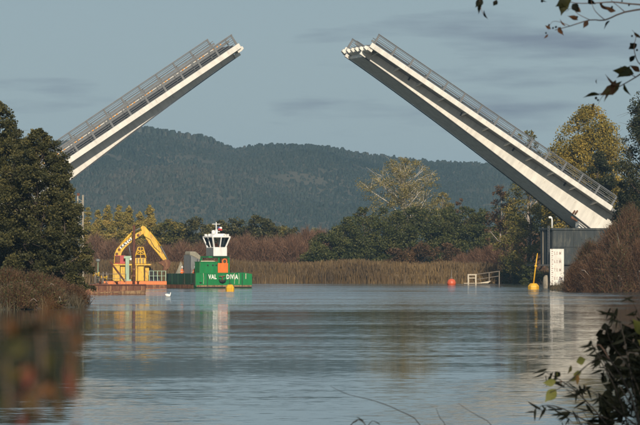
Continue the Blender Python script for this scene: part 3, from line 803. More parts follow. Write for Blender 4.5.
def bridge_pier(label, corner, sgn, group, ln=17.0, full=True):
    """dark concrete pier, aligned with the bridge; local x along the bridge away from the river"""
    xd = AX*sgn; rz = math.atan2(xd.y, xd.x)
    root = empty('bridge_pier', corner, rz, label, 'pier', group)
    ys = 1 if sgn > 0 else -1
    zt = Z(228, 500)
    def bx(name, a, b, m, parent=root, bevel=0.0):
        (x0,y0,z0),(x1,y1,z1) = a, b; y0, y1 = sorted((y0*ys, y1*ys))
        return MB().box((x0,y0,z0),(x1,y1,z1)).build(name, m, parent, bevel=bevel)
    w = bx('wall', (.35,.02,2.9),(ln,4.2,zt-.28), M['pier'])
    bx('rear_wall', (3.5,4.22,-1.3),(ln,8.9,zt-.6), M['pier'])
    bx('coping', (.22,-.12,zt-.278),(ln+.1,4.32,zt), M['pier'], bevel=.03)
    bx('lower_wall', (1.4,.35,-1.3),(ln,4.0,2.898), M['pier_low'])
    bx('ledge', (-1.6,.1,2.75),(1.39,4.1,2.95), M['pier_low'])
    for k in range(6):                                       # cladding panels on the front face, joints open
        for r_ in range(2):
            h0 = 2.95 + r_*(zt-.3-2.95)/2
            bx('wall_panel', (.42+k*2.75,-.05,h0+.03),(.42+(k+1)*2.75-.05,.018,h0+(zt-.3-2.95)/2-.03), M['pier'], w)
    if full:
        lad = bx('ladder', (.10,.55,2.96),(.16,.61,zt+.3), M['steel'])
        bx('ladder_stile', (.10,1.0,2.96),(.16,1.06,zt+.3), M['steel'], lad)
        for k in range(13): bx('rung', (.11,.612,3.1+k*.36),(.15,.998,3.14+k*.36), M['steel'], lad)
        bx('conduit', (.27,3.2,2.96),(.347,3.32,zt+.1), M['concrete'])
        p = MB().tube([(.9,1.6*ys,zt),(.9,1.6*ys,zt+1.0),(.85,1.6*ys,zt+1.25),(.65,1.6*ys,zt+1.36)], [.12,.10,.12,.16], 8).build('navigation_light', M['white'], root, True)
        MB().lathe([(.10,0),(.17,.05),(.17,.22),(.08,.28)], (.6,1.6*ys,zt+1.2), 10).build('lamp', M['white'], p, True)
        MB().lathe([(.45,-1.3),(.45,1.0),(.4,1.35),(.2,1.6)], (.2,1.7*ys,0), 12).build('fender_pile', M['concrete'], root, True)
        MB().lathe([(.5,-1.3),(.5,2.2),(.4,2.5)], (1.0,.9*ys,0), 12).build('support_pile', M['pier_low'], root, True)
        MB().prism([(4.2,zt-.002),(6.2,zt-.002),(4.2,zt+1.1)], min(.9*ys,2.0*ys), max(.9*ys,2.0*ys)).build('bearing_block', M['bridge_white'], root)
    return root
c0 = right_local(550, 288, 1.75); c0.z = 0
pier_r = bridge_pier('dark concrete pier carrying the right bridge leaf', c0, 1, 'bridge piers')
cl = heel_l + TV*1.75 + AX*5.6; cl.z = 0
pier_l = bridge_pier('dark concrete pier of the left leaf, hidden behind trees', cl, -1, 'bridge piers', full=False)

# clearance gauge board on the pier's front
def text(name, s, size, m, parent, loc_, rot=(R(90),0,0), bold=.0, align='LEFT', sx=1.0):
    c = bpy.data.curves.new(name, 'FONT'); c.body = s; c.size = size; c.extrude = .004; c.offset = bold; c.align_x = align; c.resolution_u = 2; c.space_character = 1.14
    c.materials.append(m)
    t = bpy.data.objects.new(name, c); COL.objects.link(t); bpy.context.view_layer.update()
    me = bpy.data.meshes.new_from_object(t.evaluated_get(bpy.context.evaluated_depsgraph_get()))
    bpy.data.objects.remove(t); me.name = name
    o = bpy.data.objects.new(name, me); o.location = loc_; o.rotation_euler = rot; o.scale = (sx,1,1)
    return link(o, parent)

gb = empty('gauge_board', right_local(550, 288, 1.45), math.atan2(AX.y, AX.x), 'tall white clearance gauge board fixed to the pier', 'gauge board')
gb.location.z = 0
gw = 14.0/8/math.cos(TH)
MB().box((0,-.06,Z(285.3,500)),(gw,0,Z(249,500))).build('board', M['board'], gb, bevel=.01)
MB().box((.05,.002,Z(284,500)),(gw-.05,.20,Z(283,500))).build('support_rail', M['dark_steel'], gb)
MB().box((.05,.002,Z(252,500)),(gw-.05,.20,Z(251,500))).build('support_rail', M['dark_steel'], gb)
for k, s in enumerate(('5.0 M','6.0 M','7.0 M','8.0 M')):
    text('gauge_number', s, .58, M['grey_print'], gb, (.50,-.063,Z(254.8+8.35*k,500)-.0), bold=.008, sx=.66)
tk = MB().box((0,-.004,0),(.22,0,.13)).mesh('gauge_tick', M['grey_print'])
tk2 = MB().box((0,-.004,0),(.12,0,.13)).mesh('gauge_tick', M['grey_print'])
for k in range(17):
    share('gauge_tick', tk if k % 2 else tk2, gb, (.18,-.061,Z(283.5,500)+k*.262))
sm = MB()
for k in range(7):
    z0 = Z(282.8,500)+.1*k
    sm.tube([(.95+.05*k,-.066,z0),(1.3,-.066,z0+.12*(k%2)),(1.68,-.066,z0+.05)], .035, 4)
sm.build('scribble', M['scribble'], gb)

# ------------------------------------------------------------------ people
def cloth_mat(jacket, trousers):
    m, nt, b = new_mat('work_clothes'); n, l = nt.nodes, nt.links
    tc = n.new('ShaderNodeTexCoord'); sp = n.new('ShaderNodeSeparateXYZ'); l.new(tc.outputs['Object'], sp.inputs[0])
    r = n.new('ShaderNodeValToRGB'); r.color_ramp.interpolation = 'CONSTANT'; e = r.color_ramp.elements
    e[0].position = 0; e[0].color = rgb(.02,.02,.02)
    for p, c in ((.04,trousers),(.46,jacket),(.60,(.6,.6,.5)),(.63,jacket),(.745,(.45,.26,.18))):
        k = e.new(p); k.color = rgb(*c)
    e[-1].position = 1.0; e[-1].color = rgb(.45,.26,.18)
    dv = n.new('ShaderNodeMath'); dv.operation = 'DIVIDE'; dv.inputs[1].default_value = 2.0
    l.new(sp.outputs['Z'], dv.inputs[0]); l.new(dv.outputs[0], r.inputs['Fac']); l.new(r.outputs['Color'], b.inputs['Base Color']); b.inputs['Roughness'].default_value = .8
    return m
M['hivis'] = cloth_mat((.80,.16,.03), (.03,.04,.08))

def skin_mesh(name, verts, edges, radii, m, parent, root_i=0, sub=1):
    me = bpy.data.meshes.new(name); me.from_pydata(verts, edges, []); me.update()
    o = link(bpy.data.objects.new(name, me), parent)
    md = o.modifiers.new('skin', 'SKIN'); md.use_smooth_shade = True
    if not me.skin_vertices: me.skin_vertices.new()
    for i, r in enumerate(radii):
        r = (r, r) if not isinstance(r, tuple) else r
        me.skin_vertices[0].data[i].radius = r
        me.skin_vertices[0].data[i].use_root = (i == root_i)
    if sub:
        s = o.modifiers.new('sub', 'SUBSURF'); s.levels = sub; s.render_levels = sub
    me.materials.append(m)
    return o

def person(label, loc_, rz, arm=0.0):
    root = empty('person', loc_, rz, label, 'person', 'deck crew in orange jackets')
    V = [(0,0,.95),(0,0,1.15),(0,0,1.36),(0,0,1.47),(0,-.01,1.56),(0,-.02,1.68),(0,-.015,1.76)]
    Rr = [(.155,.11),(.15,.11),(.18,.115),(.065,.065),(.07,.08),(.085,.10),(.055,.065)]
    E = [(0,1),(1,2),(2,3),(3,4),(4,5),(5,6)]
    V.append((0,-.115,1.65)); Rr.append(.018); E.append((5,7))                    # nose
    for s in (-1,1):
        i = len(V)
        fwd = -.32 if (arm and s > 0) else -.06
        V += [(s*.2,0,1.40),(s*.27,.02,1.13),(s*.26,fwd,.95 if fwd > -.2 else 1.15),(s*.26,fwd*1.25-.02,.86 if fwd > -.2 else 1.16)]
        Rr += [.075,.055,.042,.035]; E += [(2,i),(i,i+1),(i+1,i+2),(i+2,i+3)]
        j = len(V)
        for q, (dx, ln) in enumerate(((-.03,.075),(-.01,.09),(.012,.085),(.03,.065))):
            V.append((s*.26+dx, fwd*1.25-.04, (.86 if fwd > -.2 else 1.15)-ln)); Rr.append(.010); E.append((i+3, j+q))
        V.append((s*.21, fwd*1.25-.06, .83 if fwd > -.2 else 1.12)); Rr.append(.012); E.append((i+3, j+4))
        k = len(V)
        V += [(s*.10,0,.88),(s*.11,-.02,.50),(s*.11,.02,.10),(s*.12,-.14,.045)]
        Rr += [.10,.07,.05,.045]; E += [(0,k),(k,k+1),(k+1,k+2),(k+2,k+3)]
    skin_mesh('body', V, E, Rr, M['hivis'], root)
    MB().lathe([(.155,0),(.125,.015),(.122,.06),(.085,.12),(.03,.14)], (0,-.01,1.72), 12).build('helmet', M['white'], root, True)
    return root

# ------------------------------------------------------------------ green work boat
PHI = R(28)
boat = empty('work_boat', (X(196,498), 498, 0), PHI, 'green work boat with white wheelhouse moored mid-river', 'boat')
CW, SW = math.cos(PHI), math.sin(PHI)
def bxp(px, y): return ((px-196)/8.0 + SW*y)/CW          # local x of a pixel column at local depth y
def bz(py): return (288.0-py)/8.0
def b_world(x, y, z): return Vector((boat.location.x + CW*x - SW*y, boat.location.y + SW*x + CW*y, z))
BWD, BDP = 7.85, 8.4
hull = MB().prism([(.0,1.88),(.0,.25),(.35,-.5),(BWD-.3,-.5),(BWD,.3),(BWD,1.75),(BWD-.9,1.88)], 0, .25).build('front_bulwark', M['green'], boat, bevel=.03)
MB().prism([(.252,1.85),(.252,.28),(.7,-.5),(BDP-.4,-.5),(BDP,.4),(BDP,1.80)], -.02, .20, 'yz').build('side_bulwark', M['dkgreen'], boat, bevel=.03)  # shade of this side is put into its darker green
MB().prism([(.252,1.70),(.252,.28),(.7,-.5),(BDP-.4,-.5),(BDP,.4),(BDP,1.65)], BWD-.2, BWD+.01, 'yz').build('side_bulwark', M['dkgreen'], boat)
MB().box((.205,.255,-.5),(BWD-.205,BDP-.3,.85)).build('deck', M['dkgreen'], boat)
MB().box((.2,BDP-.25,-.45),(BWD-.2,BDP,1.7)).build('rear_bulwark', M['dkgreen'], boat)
MB().box((.06,-.05,.02),(BWD-.1,-.002,.16)).build('rubbing_strake', M['black'], boat)
MB().box((.08,-.022,.162),(BWD-.06,-.002,.36)).build('waterline_scum', M['tan'], boat)
for px in (203,233.5,238): MB().tube([(bxp(px,0),-.05,1.86),(bxp(px,0)+.05,-.06,1.2),(bxp(px,0)+.02,-.05,.5)], .03, 5).build('mooring_rope', M['wood'], boat)
MB().box((-.10,.7,-.2),(-.022,BDP-.2,.42)).build('boot_band', M['rust'], boat)
MB().box((.02,-.03,1.80),(BWD-.9,-.002,1.90)).build('top_strake', M['green'], boat)
for px in (207, 229, 241.5):
    x = bxp(px, 0); MB().box((x-.05,-.035,.18),(x+.05,-.003,1.79)).build('hull_rib', M['dkgreen'], boat)
for px in (170.5, 177, 184, 191):
    y = (196-px)/8.0/SW; MB().box((-.09,y-.06,.45),(-.023,y+.06,1.80)).build('hull_rib', M['dkgreen'], boat)
for px, py in ((200.5,282.5),(193,283.5)):
    MB().lathe([(.16,-.05),(.16,.05)], (0,0,0), 10).build('scupper', M['black'], boat).location = (bxp(px,0), -.02, bz(py)) if px > 196 else (-.06, (196-px)/8/SW, bz(py))
text('hull_lettering', 'VAL', .78, M['letter_white'], boat, (bxp(208.3,0),-.012,bz(278.9)), bold=.022, sx=.74)
text('hull_lettering', 'DIVIA', .78, M['letter_white'], boat, (bxp(225.8,0),-.012,bz(278.9)), bold=.022, sx=.74)
an = MB().tube([(bxp(221.5,0),-.12,bz(276)),(bxp(221.5,0),-.14,bz(281))], .09, 8).build('anchor', M['rust_dark'], boat, True)
MB().tube([(bxp(218.3,0),-.12,bz(276.4)),(bxp(224.3,0),-.12,bz(276.0))], .07, 6).build('stock', M['tan'], an, True)
MB().tube([(bxp(218.2,0),-.16,bz(279.2)),(bxp(219.6,0),-.17,bz(281.2)),(bxp(221.5,0),-.17,bz(281.9)),(bxp(223.6,0),-.17,bz(281)),(bxp(225,0),-.16,bz(279.2))], [.06,.16,.17,.16,.06], 6).build('fluke', M['black'], an, True)
# lower deckhouse
x0, x1 = bxp(199.5,.3), bxp(217.3,.3)
dh = MB().box((x0,.3,1.86),(x1,1.7,3.22)).build('deckhouse', M['green'], boat, bevel=.04)
MB().box((x0-.03,.262,3.222),(x1+.02,1.75,3.30)).build('deckhouse_roof', M['green'], dh)
for px in (207.5, 212.5, 216):
    MB().lathe([(.11,-.02),(.11,.02)], (0,0,0), 10).build('porthole', M['black'], dh).matrix_local = Matrix.Translation((bxp(px,.28),.292,bz(265.3))) @ Matrix.Rotation(R(90),4,'X')
for k in range(6):
    MB().box((x0+.25+k*.1,.42+.2*k,3.303),(x1-.3-.12*(k%3),.56+.2*k,3.36+.05*(k%2))).build('deck_plank', M['wood'], dh)
ox0, ox1 = bxp(217.6,.33), bxp(227.6,.33)
MB().box((ox0,.33,1.9),(ox1,.9,3.12)).build('orange_locker', M['orange'], boat, bevel=.03)
# tower frame under the wheelhouse
fx0, fx1, fy0, fy1 = bxp(217.6,.6)-1.15, bxp(228.6,.6), .95, 3.1
tw = MB().box((fx0-.05,fy0-.08,3.78),(fx1+.1,fy1+.1,3.98)).build('tower_platform', M['green'], boat)
for px in (218.2, 228.0):
    x = bxp(px,.95); MB().box((x-.09,fy0-.05,.86),(x+.09,fy0+.13,3.775)).build('tower_leg', M['green'], tw)
for x in (fx0, fx1-.1): MB().box((x-.09,fy1-.13,.86),(x+.09,fy1+.05,3.775)).build('tower_leg', M['green'], tw)
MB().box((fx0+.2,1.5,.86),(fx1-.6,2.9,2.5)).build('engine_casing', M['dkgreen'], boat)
rg = bpy.data.meshes.new('life_ring')
bm = bmesh.new()
for i in range(20):
    for j in range(6):
        a, b_ = 2*math.pi*i/20, 2*math.pi*j/6
        bm.verts.new(((.30+.08*math.cos(b_))*math.cos(a), .08*math.sin(b_), (.30+.08*math.cos(b_))*math.sin(a)))
bm.verts.ensure_lookup_table()
for i in range(20):
    for j in range(6): bm.faces.new([bm.verts[k] for k in (i*6+j, ((i+1)%20)*6+j, ((i+1)%20)*6+(j+1)%6, i*6+(j+1)%6)])
bm.to_mesh(rg); bm.free(); rg.materials.append(M['orange'])
share('life_ring', rg, boat, (bxp(224,.8), .8, bz(261.5)))
# wheelhouse
cx0, cx1, cy0, cy1 = 2.90, 4.78, .9, 3.0
wz0, wz1, wz2, wz3 = bz(256), bz(247.2), bz(237.5), bz(234)
wh = MB().box((cx0,cy0,wz0),(cx1,cy1,wz1)).build('wheelhouse', M['white'], boat, bevel=.03)
MB().box((cx0-.022,cy0+.08,wz0+.05),(cx0-.003,cy1-.1,wz1-.06)).build('side_shade', M['hopper'], wh)  # grey sheet over the white left face, standing in for its shade
MB().box((cx0-.2,cy0-.2,wz0-.10),(cx1+.2,cy1+.2,wz0-.005)).build('wheelhouse_floor', M['dkgreen'], wh)
fl_ = .26                                       # window band flares outwards to the roof
def lerp(a, b, t): return a+(b-a)*t
lo = [(cx0+.14,cy0+.14),(cx1-.14,cy0+.14),(cx1-.14,cy1-.14),(cx0+.14,cy1-.14)]
hi = [(cx0-fl_,cy0-fl_),(cx1+fl_,cy0-fl_),(cx1+fl_,cy1+fl_),(cx0-fl_,cy1+fl_)]
for k in range(4):
    MB().tube([(*lo[k],wz1-.02),(*hi[k],wz2+.02)], .12, 6).build('window_pillar', M['white'], wh)
    k2 = (k+1) % 4
    ml, mh = [lerp(lo[k][i],lo[k2][i],.5) for i in (0,1)], [lerp(hi[k][i],hi[k2][i],.5) for i in (0,1)]
    MB().tube([(*ml,wz1-.02),(*mh,wz2+.02)], .09, 6).build('window_pillar', M['white'], wh)
    v = [Vector((*lo[k],wz1)), Vector((*lo[k2],wz1)), Vector((*hi[k2],wz2)), Vector((*hi[k],wz2))]
    nrm = (v[1]-v[0]).cross(v[3]-v[0]).normalized()*.012
    MB().add([p-nrm for p in v]+[p+nrm for p in v], [(0,1,2,3),(7,6,5,4),(0,4,5,1),(1,5,6,2),(2,6,7,3),(3,7,4,0)]).build('window_pane', M['glass'], wh)
rf = MB().box((cx0-.34,cy0-.34,wz2),(cx1+.34,cy1+.34,wz2+.16)).build('roof', M['white'], wh, bevel=.04)
MB().prism([(cx0-.1,wz2+.162),(cx1+.1,wz2+.162),(cx1-.3,wz3+.05),(cx0+.3,wz3+.05)], cy0+.1, cy1-.1).build('roof_crown', M['white'], rf)
for px in (202.8,206,222,224.5):
    x = bxp(px,1.3); MB().box((x-.12,cy0-.35,wz2+.165),(x+.14,cy0-.1,wz2+.42)).build('floodlight', M['white'], rf)
mx_, my_ = bxp(215.4,1.9), 1.9
ms = MB().tube([(mx_,my_,wz3+.05),(mx_,my_,bz(222))], [.07,.05], 8).build('mast', M['white'], boat, True)
MB().tube([(mx_-.55,my_,bz(224)),(mx_+.55,my_,bz(224))], .045, 6).build('yardarm', M['white'], ms)
MB().tube([(mx_-.2,my_,bz(231.5)),(mx_+.5,my_,bz(231.5))], .045, 6).build('yardarm', M['white'], ms)
MB().lathe([(.2,0),(.24,.1),(.24,.4),(.1,.5)], (mx_-.4,my_,bz(234)), 10).build('radar_dome', M['white'], ms, True)
MB().box((mx_-.13,my_-.13,wz3+.05),(mx_+.13,my_+.13,bz(229.5))).build('mast_base', M['white'], ms)
fg = MB()
flx, flz = mx_+.25, bz(228.2)
MB().tube([(flx-.03,my_,bz(231.4)),(flx-.03,my_,bz(226.3))], .018, 5).build('flag_halyard', M['steel'], ms)
def cloth(xa, xb, za, zb, m, nm):
    v, f = [], []
    for i in range(5):
        t = i/4; x = lerp(xa, xb, t)
        for z in (za, zb): v.append((x, my_+.08*math.sin(x*9), z-.12*(x-flx)))
    for i in range(4): f.append((i*2,i*2+2,i*2+3,i*2+1))
    o = MB().add(v, f).build(nm, m, ms); sd = o.modifiers.new('thickness','SOLIDIFY'); sd.thickness = .012; return o
cloth(flx, flx+.22, flz+.02, flz+.22, M['flag_blue'], 'flag_canton')
cloth(flx+.22, flx+.55, flz+.02, flz+.22, M['letter_white'], 'flag_band')
cloth(flx, flx+.55, flz-.22, flz+.018, M['flag_red'], 'flag_band')
# deck fittings
bl = MB().lathe([(.20,0),(.20,.35),(.32,.40),(.32,.5),(.1,.56)], (bxp(241,.9),.9,1.3), 10).build('bollard', M['dkgreen'], boat, True)
MB().box((bxp(239,.5),.5,.86),(bxp(243,.5),1.3,1.95)).build('winch_box', M['dkgreen'], boat)
MB().box((bxp(244.7,0),-.02,bz(279)),(bxp(245.5,0),-.003,bz(273.5))).build('draught_mark', M['wood'], boat)
# things standing on the boat
hp = empty('hopper', b_world(2.0,4.6,.85), PHI, 'grey steel hopper with sloping sandy top behind green deckhouse', 'hopper')
hx0, hx1 = bxp(187.5,4.2)-2.0, bxp(202,4.2)-2.0
MB().prism([(hx0,0),(hx1,0),(hx1,bz(262)-.85),(hx0,bz(255)-.85)], -.8, 1.0).build('bin', M['hopper'], hp, bevel=.02)
MB().prism([(hx0+.05,bz(255)-.846),(hx1-.05,bz(262)-.846),(hx1-.3,bz(257)-.85),(hx0+.9,bz(251.5)-.85),(hx0+.1,bz(251.3)-.85)], -.7, .9).build('load', M['sand'], hp, bevel=.12)
for q in (.0,.5,1.0): MB().box((lerp(hx0,hx1-.1,q),-.86,0),(lerp(hx0,hx1-.1,q)+.1,-.802,bz(lerp(255.5,262,q))-.9)).build('stiffener', M['dark_steel'], hp)

def heap(name, label, loc_, rx, ry, h, m, seed, cat='heap', rz=0):
    rng = np.random.default_rng(seed); n, k = 22, 9; v = []; f = []
    for j in range(k):
        t = j/(k-1)
        for i in range(n):
            a = 2*math.pi*i/n
            r = (1-t)*(1+.10*rng.normal()*(0 if j == 0 else 1))
            v.append((rx*r*math.cos(a), ry*r*math.sin(a), h*t**1.12*(1+.06*rng.normal()*(j > 0))))
    for j in range(k-1):
        for i in range(n): f.append((j*n+i, j*n+(i+1)%n, (j+1)*n+(i+1)%n, (j+1)*n+i))
    f.append(tuple(range((k-1)*n,k*n))); f.append(tuple(range(n-1,-1,-1)))
    o = MB().add(v, f).build(name, m, None, True); o.location = loc_; o.rotation_euler = (0,0,rz)
    return tag(o, label, cat)
heap('sand_heap', 'pale grey heap of dredged sand at the left end of green boat', b_world(1.3,6.9,.85), 1.25, 1.35, 2.35, M['sand'], 3, rz=PHI)
heap('sand_heap', 'small pale heap between the two workers on the green boat', b_world(1.55,5.35,.85), .9, .7, 1.75, M['sand'], 4, rz=PHI)
person('worker in orange jacket and white helmet beside the grey hopper', b_world(bxp(194.3,3.2)-.0,3.2,.85), PHI+R(-20))
person('worker in orange jacket and white helmet near the sand heap', b_world(.75,5.5,.85), PHI+R(30), 1)
person('person in orange jacket seen through the wheelhouse windows', b_world(3.45,1.35,wz0+.02), PHI+R(10), 1)

# ------------------------------------------------------------------ excavator pontoon
PD = 500.0
pont = empty('pontoon', (X(135,PD), PD, 0), R(4), 'flat orange work pontoon carrying the yellow excavator', 'pontoon')
def ex(px): return (px-135)/8.0
def ez(py): return (287.6-py)/8.0
MB().prism([(ex(104),.82),(ex(104),.1),(ex(105.5),-.4),(ex(165),-.4),(ex(166.5),.1),(ex(166.5),.82)], 0, 6.5).build('hull', M['rust'], pont, bevel=.03)
MB().box((ex(104)-.02,-.03,.42),(ex(166.5)+.02,-.002,.85)).build('side_band', M['orange'], pont)
MB().box((ex(104),.0,.822),(ex(166.5),6.5,.87)).build('deck', M['rust_dark'], pont)
rl = MB().tube([(ex(149),.2,ez(270.6)),(ex(166),.2,ez(270.6))], .035, 6).build('railing', M['mint'], pont)
MB().tube([(ex(149),.2,ez(275.5)),(ex(166),.2,ez(275.5))], .03, 6).build('rail', M['mint'], rl)
for px in (149.3,153.5,157.5,161.7,165.7): MB().box((ex(px)-.04,.16,.87),(ex(px)+.04,.24,ez(270.4))).build('post', M['mint'], rl)

exc = empty('excavator', (X(135,PD), PD+.8, .87), R(4), 'yellow excavator on a raised pedestal, boom bent over the pontoon', 'excavator')
def ezz(py): return ez(py) - .87
pl = MB().box((ex(112),-.1,ezz(265)),(ex(151),2.6,ezz(263.5))).build('pedestal_platform', M['yellow'], exc, bevel=.02)
for a, b_, y0, y1 in ((112.5,119.5,0,.8),(120.3,125.5,.3,2.2),(131.2,133,.0,.25),(135.3,137,.0,.25),(137.6,143.6,.2,1.4),(145,149,.6,1.4)):
    MB().box((ex(a),y0,0),(ex(b_),y1,ezz(265.05))).build('pedestal_leg', M['yellow'], pl, bevel=.02)
bd = MB().box((ex(114.6),.3,ezz(263.4)),(ex(125.2),2.3,ezz(255))).build('engine_housing', M['red'], exc, bevel=.04)
MB().box((ex(114.7),.262,ezz(262.5)),(ex(119.8),.298,ezz(255.6))).build('shaded_half', M['rust_dark'], bd)  # dark sheet on the left half, standing in for a shaded receding face
for k in range(4): MB().box((ex(115.2),.235,ezz(262-1.5*k)),(ex(119.4),.26,ezz(261.3-1.5*k))).build('panel_slat', M['rust'], bd)
tk_ = MB().box((ex(134),.6,ezz(263.4)),(ex(146),2.2,ezz(257.5))).build('fuel_tank', M['yellow'], exc, bevel=.08)
for px in (136.5,139.5,142.5): MB().box((ex(px),.55,ezz(263)),(ex(px)+.12,.598,ezz(258))).build('tank_strap', M['dark_steel'], tk_)
af = MB().tube([(ex(134.6),.8,ezz(257.4)),(ex(138.2),1.2,ezz(246.8)),(ex(143),1.2,ezz(246.8)),(ex(146),.8,ezz(257.4))], .085, 6).build('gantry_frame', M['yellow'], exc, True)
MB().tube([(ex(134.6),2,ezz(257.4)),(ex(138.2),1.6,ezz(246.8)),(ex(143),1.6,ezz(246.8)),(ex(146),2,ezz(257.4))], .085, 6).build('gantry_leg', M['yellow'], af, True)
for a, b_, c_, d_ in ((135.6,254,145,254),(136.8,250.5,144,250.5),(135.6,254,143.6,249),(145,254,137.4,249),(140.5,257.4,140.5,246.8)):
    MB().tube([(ex(a),.95,ezz(b_)),(ex(c_),.95,ezz(d_))], .05, 5).build('gantry_brace', M['yellow'], af)
boom = [(113.6,263.2),(114.2,254),(116,249),(119.5,244.6),(130,236.4),(140.5,230.3),(144,230.6),(143.6,233.2),(133,240.4),(124.8,247.4),(121.6,252),(120.3,257),(120,263.2)]
bo = MB().prism([(ex(a),ezz(b_)) for a, b_ in boom], .55, 1.15).build('boom', M['yellow'], exc, bevel=.05)
for (px, py) in ((116.6,253.5),(119,249.3),(138,234.8)):
    MB().lathe([(.18,-.36),(.18,.36)], (0,0,0), 12).build('pivot_pin', M['rust'], bo).matrix_local = Matrix.Translation((ex(px),.85,ezz(py))) @ Matrix.Rotation(R(90),4,'X')
MB().add([(ex(a),.53,ezz(b_)) for a, b_ in ((120.6,248.6),(132.2,238.9),(130.6,236.9),(119.4,246.6))]+[(ex(a),.547,ezz(b_)) for a, b_ in ((120.6,248.6),(132.2,238.9),(130.6,236.9),(119.4,246.6))],
         [(0,1,2,3),(7,6,5,4),(0,4,5,1),(1,5,6,2),(2,6,7,3),(3,7,4,0)]).build('name_panel', M['letter_white'], bo)
text('boom_lettering', 'KATO', .52, M['black'], bo, (ex(121.6),.522,ezz(248.0)), (R(90),R(-40),0), .02, sx=1.05)
MB().tube([(ex(121),.85,ezz(243.6)),(ex(133),.85,ezz(231.0))], .15, 8).build('stick_cylinder', M['yellow'], exc, True)
MB().tube([(ex(133),.85,ezz(231.0)),(ex(141.2),.85,ezz(227.2))], .07, 8).build('cylinder_rod', M['steel'], exc, True)
MB().tube([(ex(128.6),.4,ezz(245)),(ex(130.6),.4,ezz(256))], .07, 8).build('boom_ram', M['steel'], exc, True)
stick = [(140.2,226.8),(142.2,225.2),(144.6,225.6),(152,234),(158,243.5),(167.2,259.6),(164.6,262),(156.5,252),(149,243.4),(143.4,234.4),(141.6,230.5)]
st = MB().prism([(ex(a),ezz(b_)) for a, b_ in stick], .62, 1.08).build('stick', M['yellow'], exc, bevel=.05)
MB().tube([(ex(149.5),.85,ezz(231.4)),(ex(160.5),.85,ezz(245.5))], .11, 8).build('bucket_cylinder', M['yellow'], st, True)
MB().tube([(ex(160.5),.85,ezz(245.5)),(ex(168.8),.85,ezz(261))], .075, 8).build('bucket_rod', M['steel'], st, True)
MB().tube([(ex(144.5),.6,ezz(236)),(ex(150),.6,ezz(239)),(ex(154),.6,ezz(246.5)),(ex(160),.6,ezz(252))], .035, 5, False).build('hydraulic_hose', M['black'], st)
bucket = [(158,262.6),(161,260.6),(166.4,258.6),(169.6,260),(170.6,263.6),(169,267.6),(165.8,270.2),(162.6,270.6),(163.4,266.4),(161.6,264.6)]
bk = MB().prism([(ex(a),ezz(b_)) for a, b_ in bucket], .1, 1.6).build('bucket', M['rust'], exc, bevel=.05)
for k in range(5): MB().prism([(ex(162.4),ezz(270.4)),(ex(163.6),ezz(270.6)),(ex(162.4),ezz(272))], .15+k*.31, .3+k*.31).build('tooth', M['dark_steel'], bk)

def steel_post(name, label, cat, px, D, top, base_z, w, m, group=None):
    return tag(MB().tube([(0,0,0),(0,0,Z(top,D)-base_z)], w, 10).build(name, m, None), label, cat, group)
sp = empty('spud_pole', (X(133.8,PD-.3), PD-.35, -1.2), 0, 'tall rusty spud pole standing before the excavator', 'pole')
MB().tube([(0,0,0),(.03,0,Z(226,PD)+1.2)], .17, 10).build('pole', M['rust_dark'], sp, True)
for zz in (2.6,3.4): MB().tube([(-.02,0,zz),(.02,0,zz+.25)], .26, 10).build('collar', M['rust'], sp)
MB().tube([(0.03,0,Z(226,PD)+1.2),(.03,0,Z(226,PD)+1.28)], .21, 10).build('cap', M['rust_dark'], sp)
mp_ = empty('davit_post', (X(127.4,PD), PD+.35, .87), R(4), 'mint-green steel bracket post left of the rusty pole', 'post')
MB().box((-.26,-.12,.2),(.20,.12,ez(257)-.87)).build('column', M['mint'], mp_, bevel=.02)
MB().box((-.52,-.2,0),(.45,.3,.2)).build('foot_plate', M['mint'], mp_)
MB().prism([(-.45,ez(258)-.87),(-.45,ez(255.6)-.87),(.5,ez(255.6)-.87),(.35,ez(257.5)-.87)], -.16, .16).build('head_bracket', M['mint'], mp_)
MB().lathe([(.13,0),(.16,.08),(.16,.28),(.05,.34)], (.38,0,ez(260)-.87), 10).build('work_lamp', M['white'], mp_, True)
rb = MB().tube([(X(110,495),0,0),(X(124.5,495),0,0)], .13, 8)
br = empty('leaning_beam', (X(124.5,497), 497, .9), 0, 'rusty beam leaning diagonally against the yellow pedestal', 'beam')
MB().tube([(0,0,0),(X(110,497)-X(124.5,497),0,Z(261.5,497)-.9)], .13, 6).build('beam', M['rust_dark'], br)
MB().tube([(-.1,-.02,-.02),(.1,-.02,-.02)], .18, 6).build('beam_foot', M['rust'], br)
tp_ = empty('tarpaulin', (X(152,PD), PD+2.6, .87), R(4), 'black tarpaulin slumped over gear beside yellow pedestal', 'tarpaulin')
MB().prism([(-.75,0),(.95,0),(.8,.5),(.25,1.15),(-.35,1.75),(-.7,1.85)], -.5, .6).build('cover', M['black'], tp_, bevel=.12)
MB().box((-.7,-.55,-.0),(.9,-.502,.12)).build('hem', M['dark_steel'], tp_)

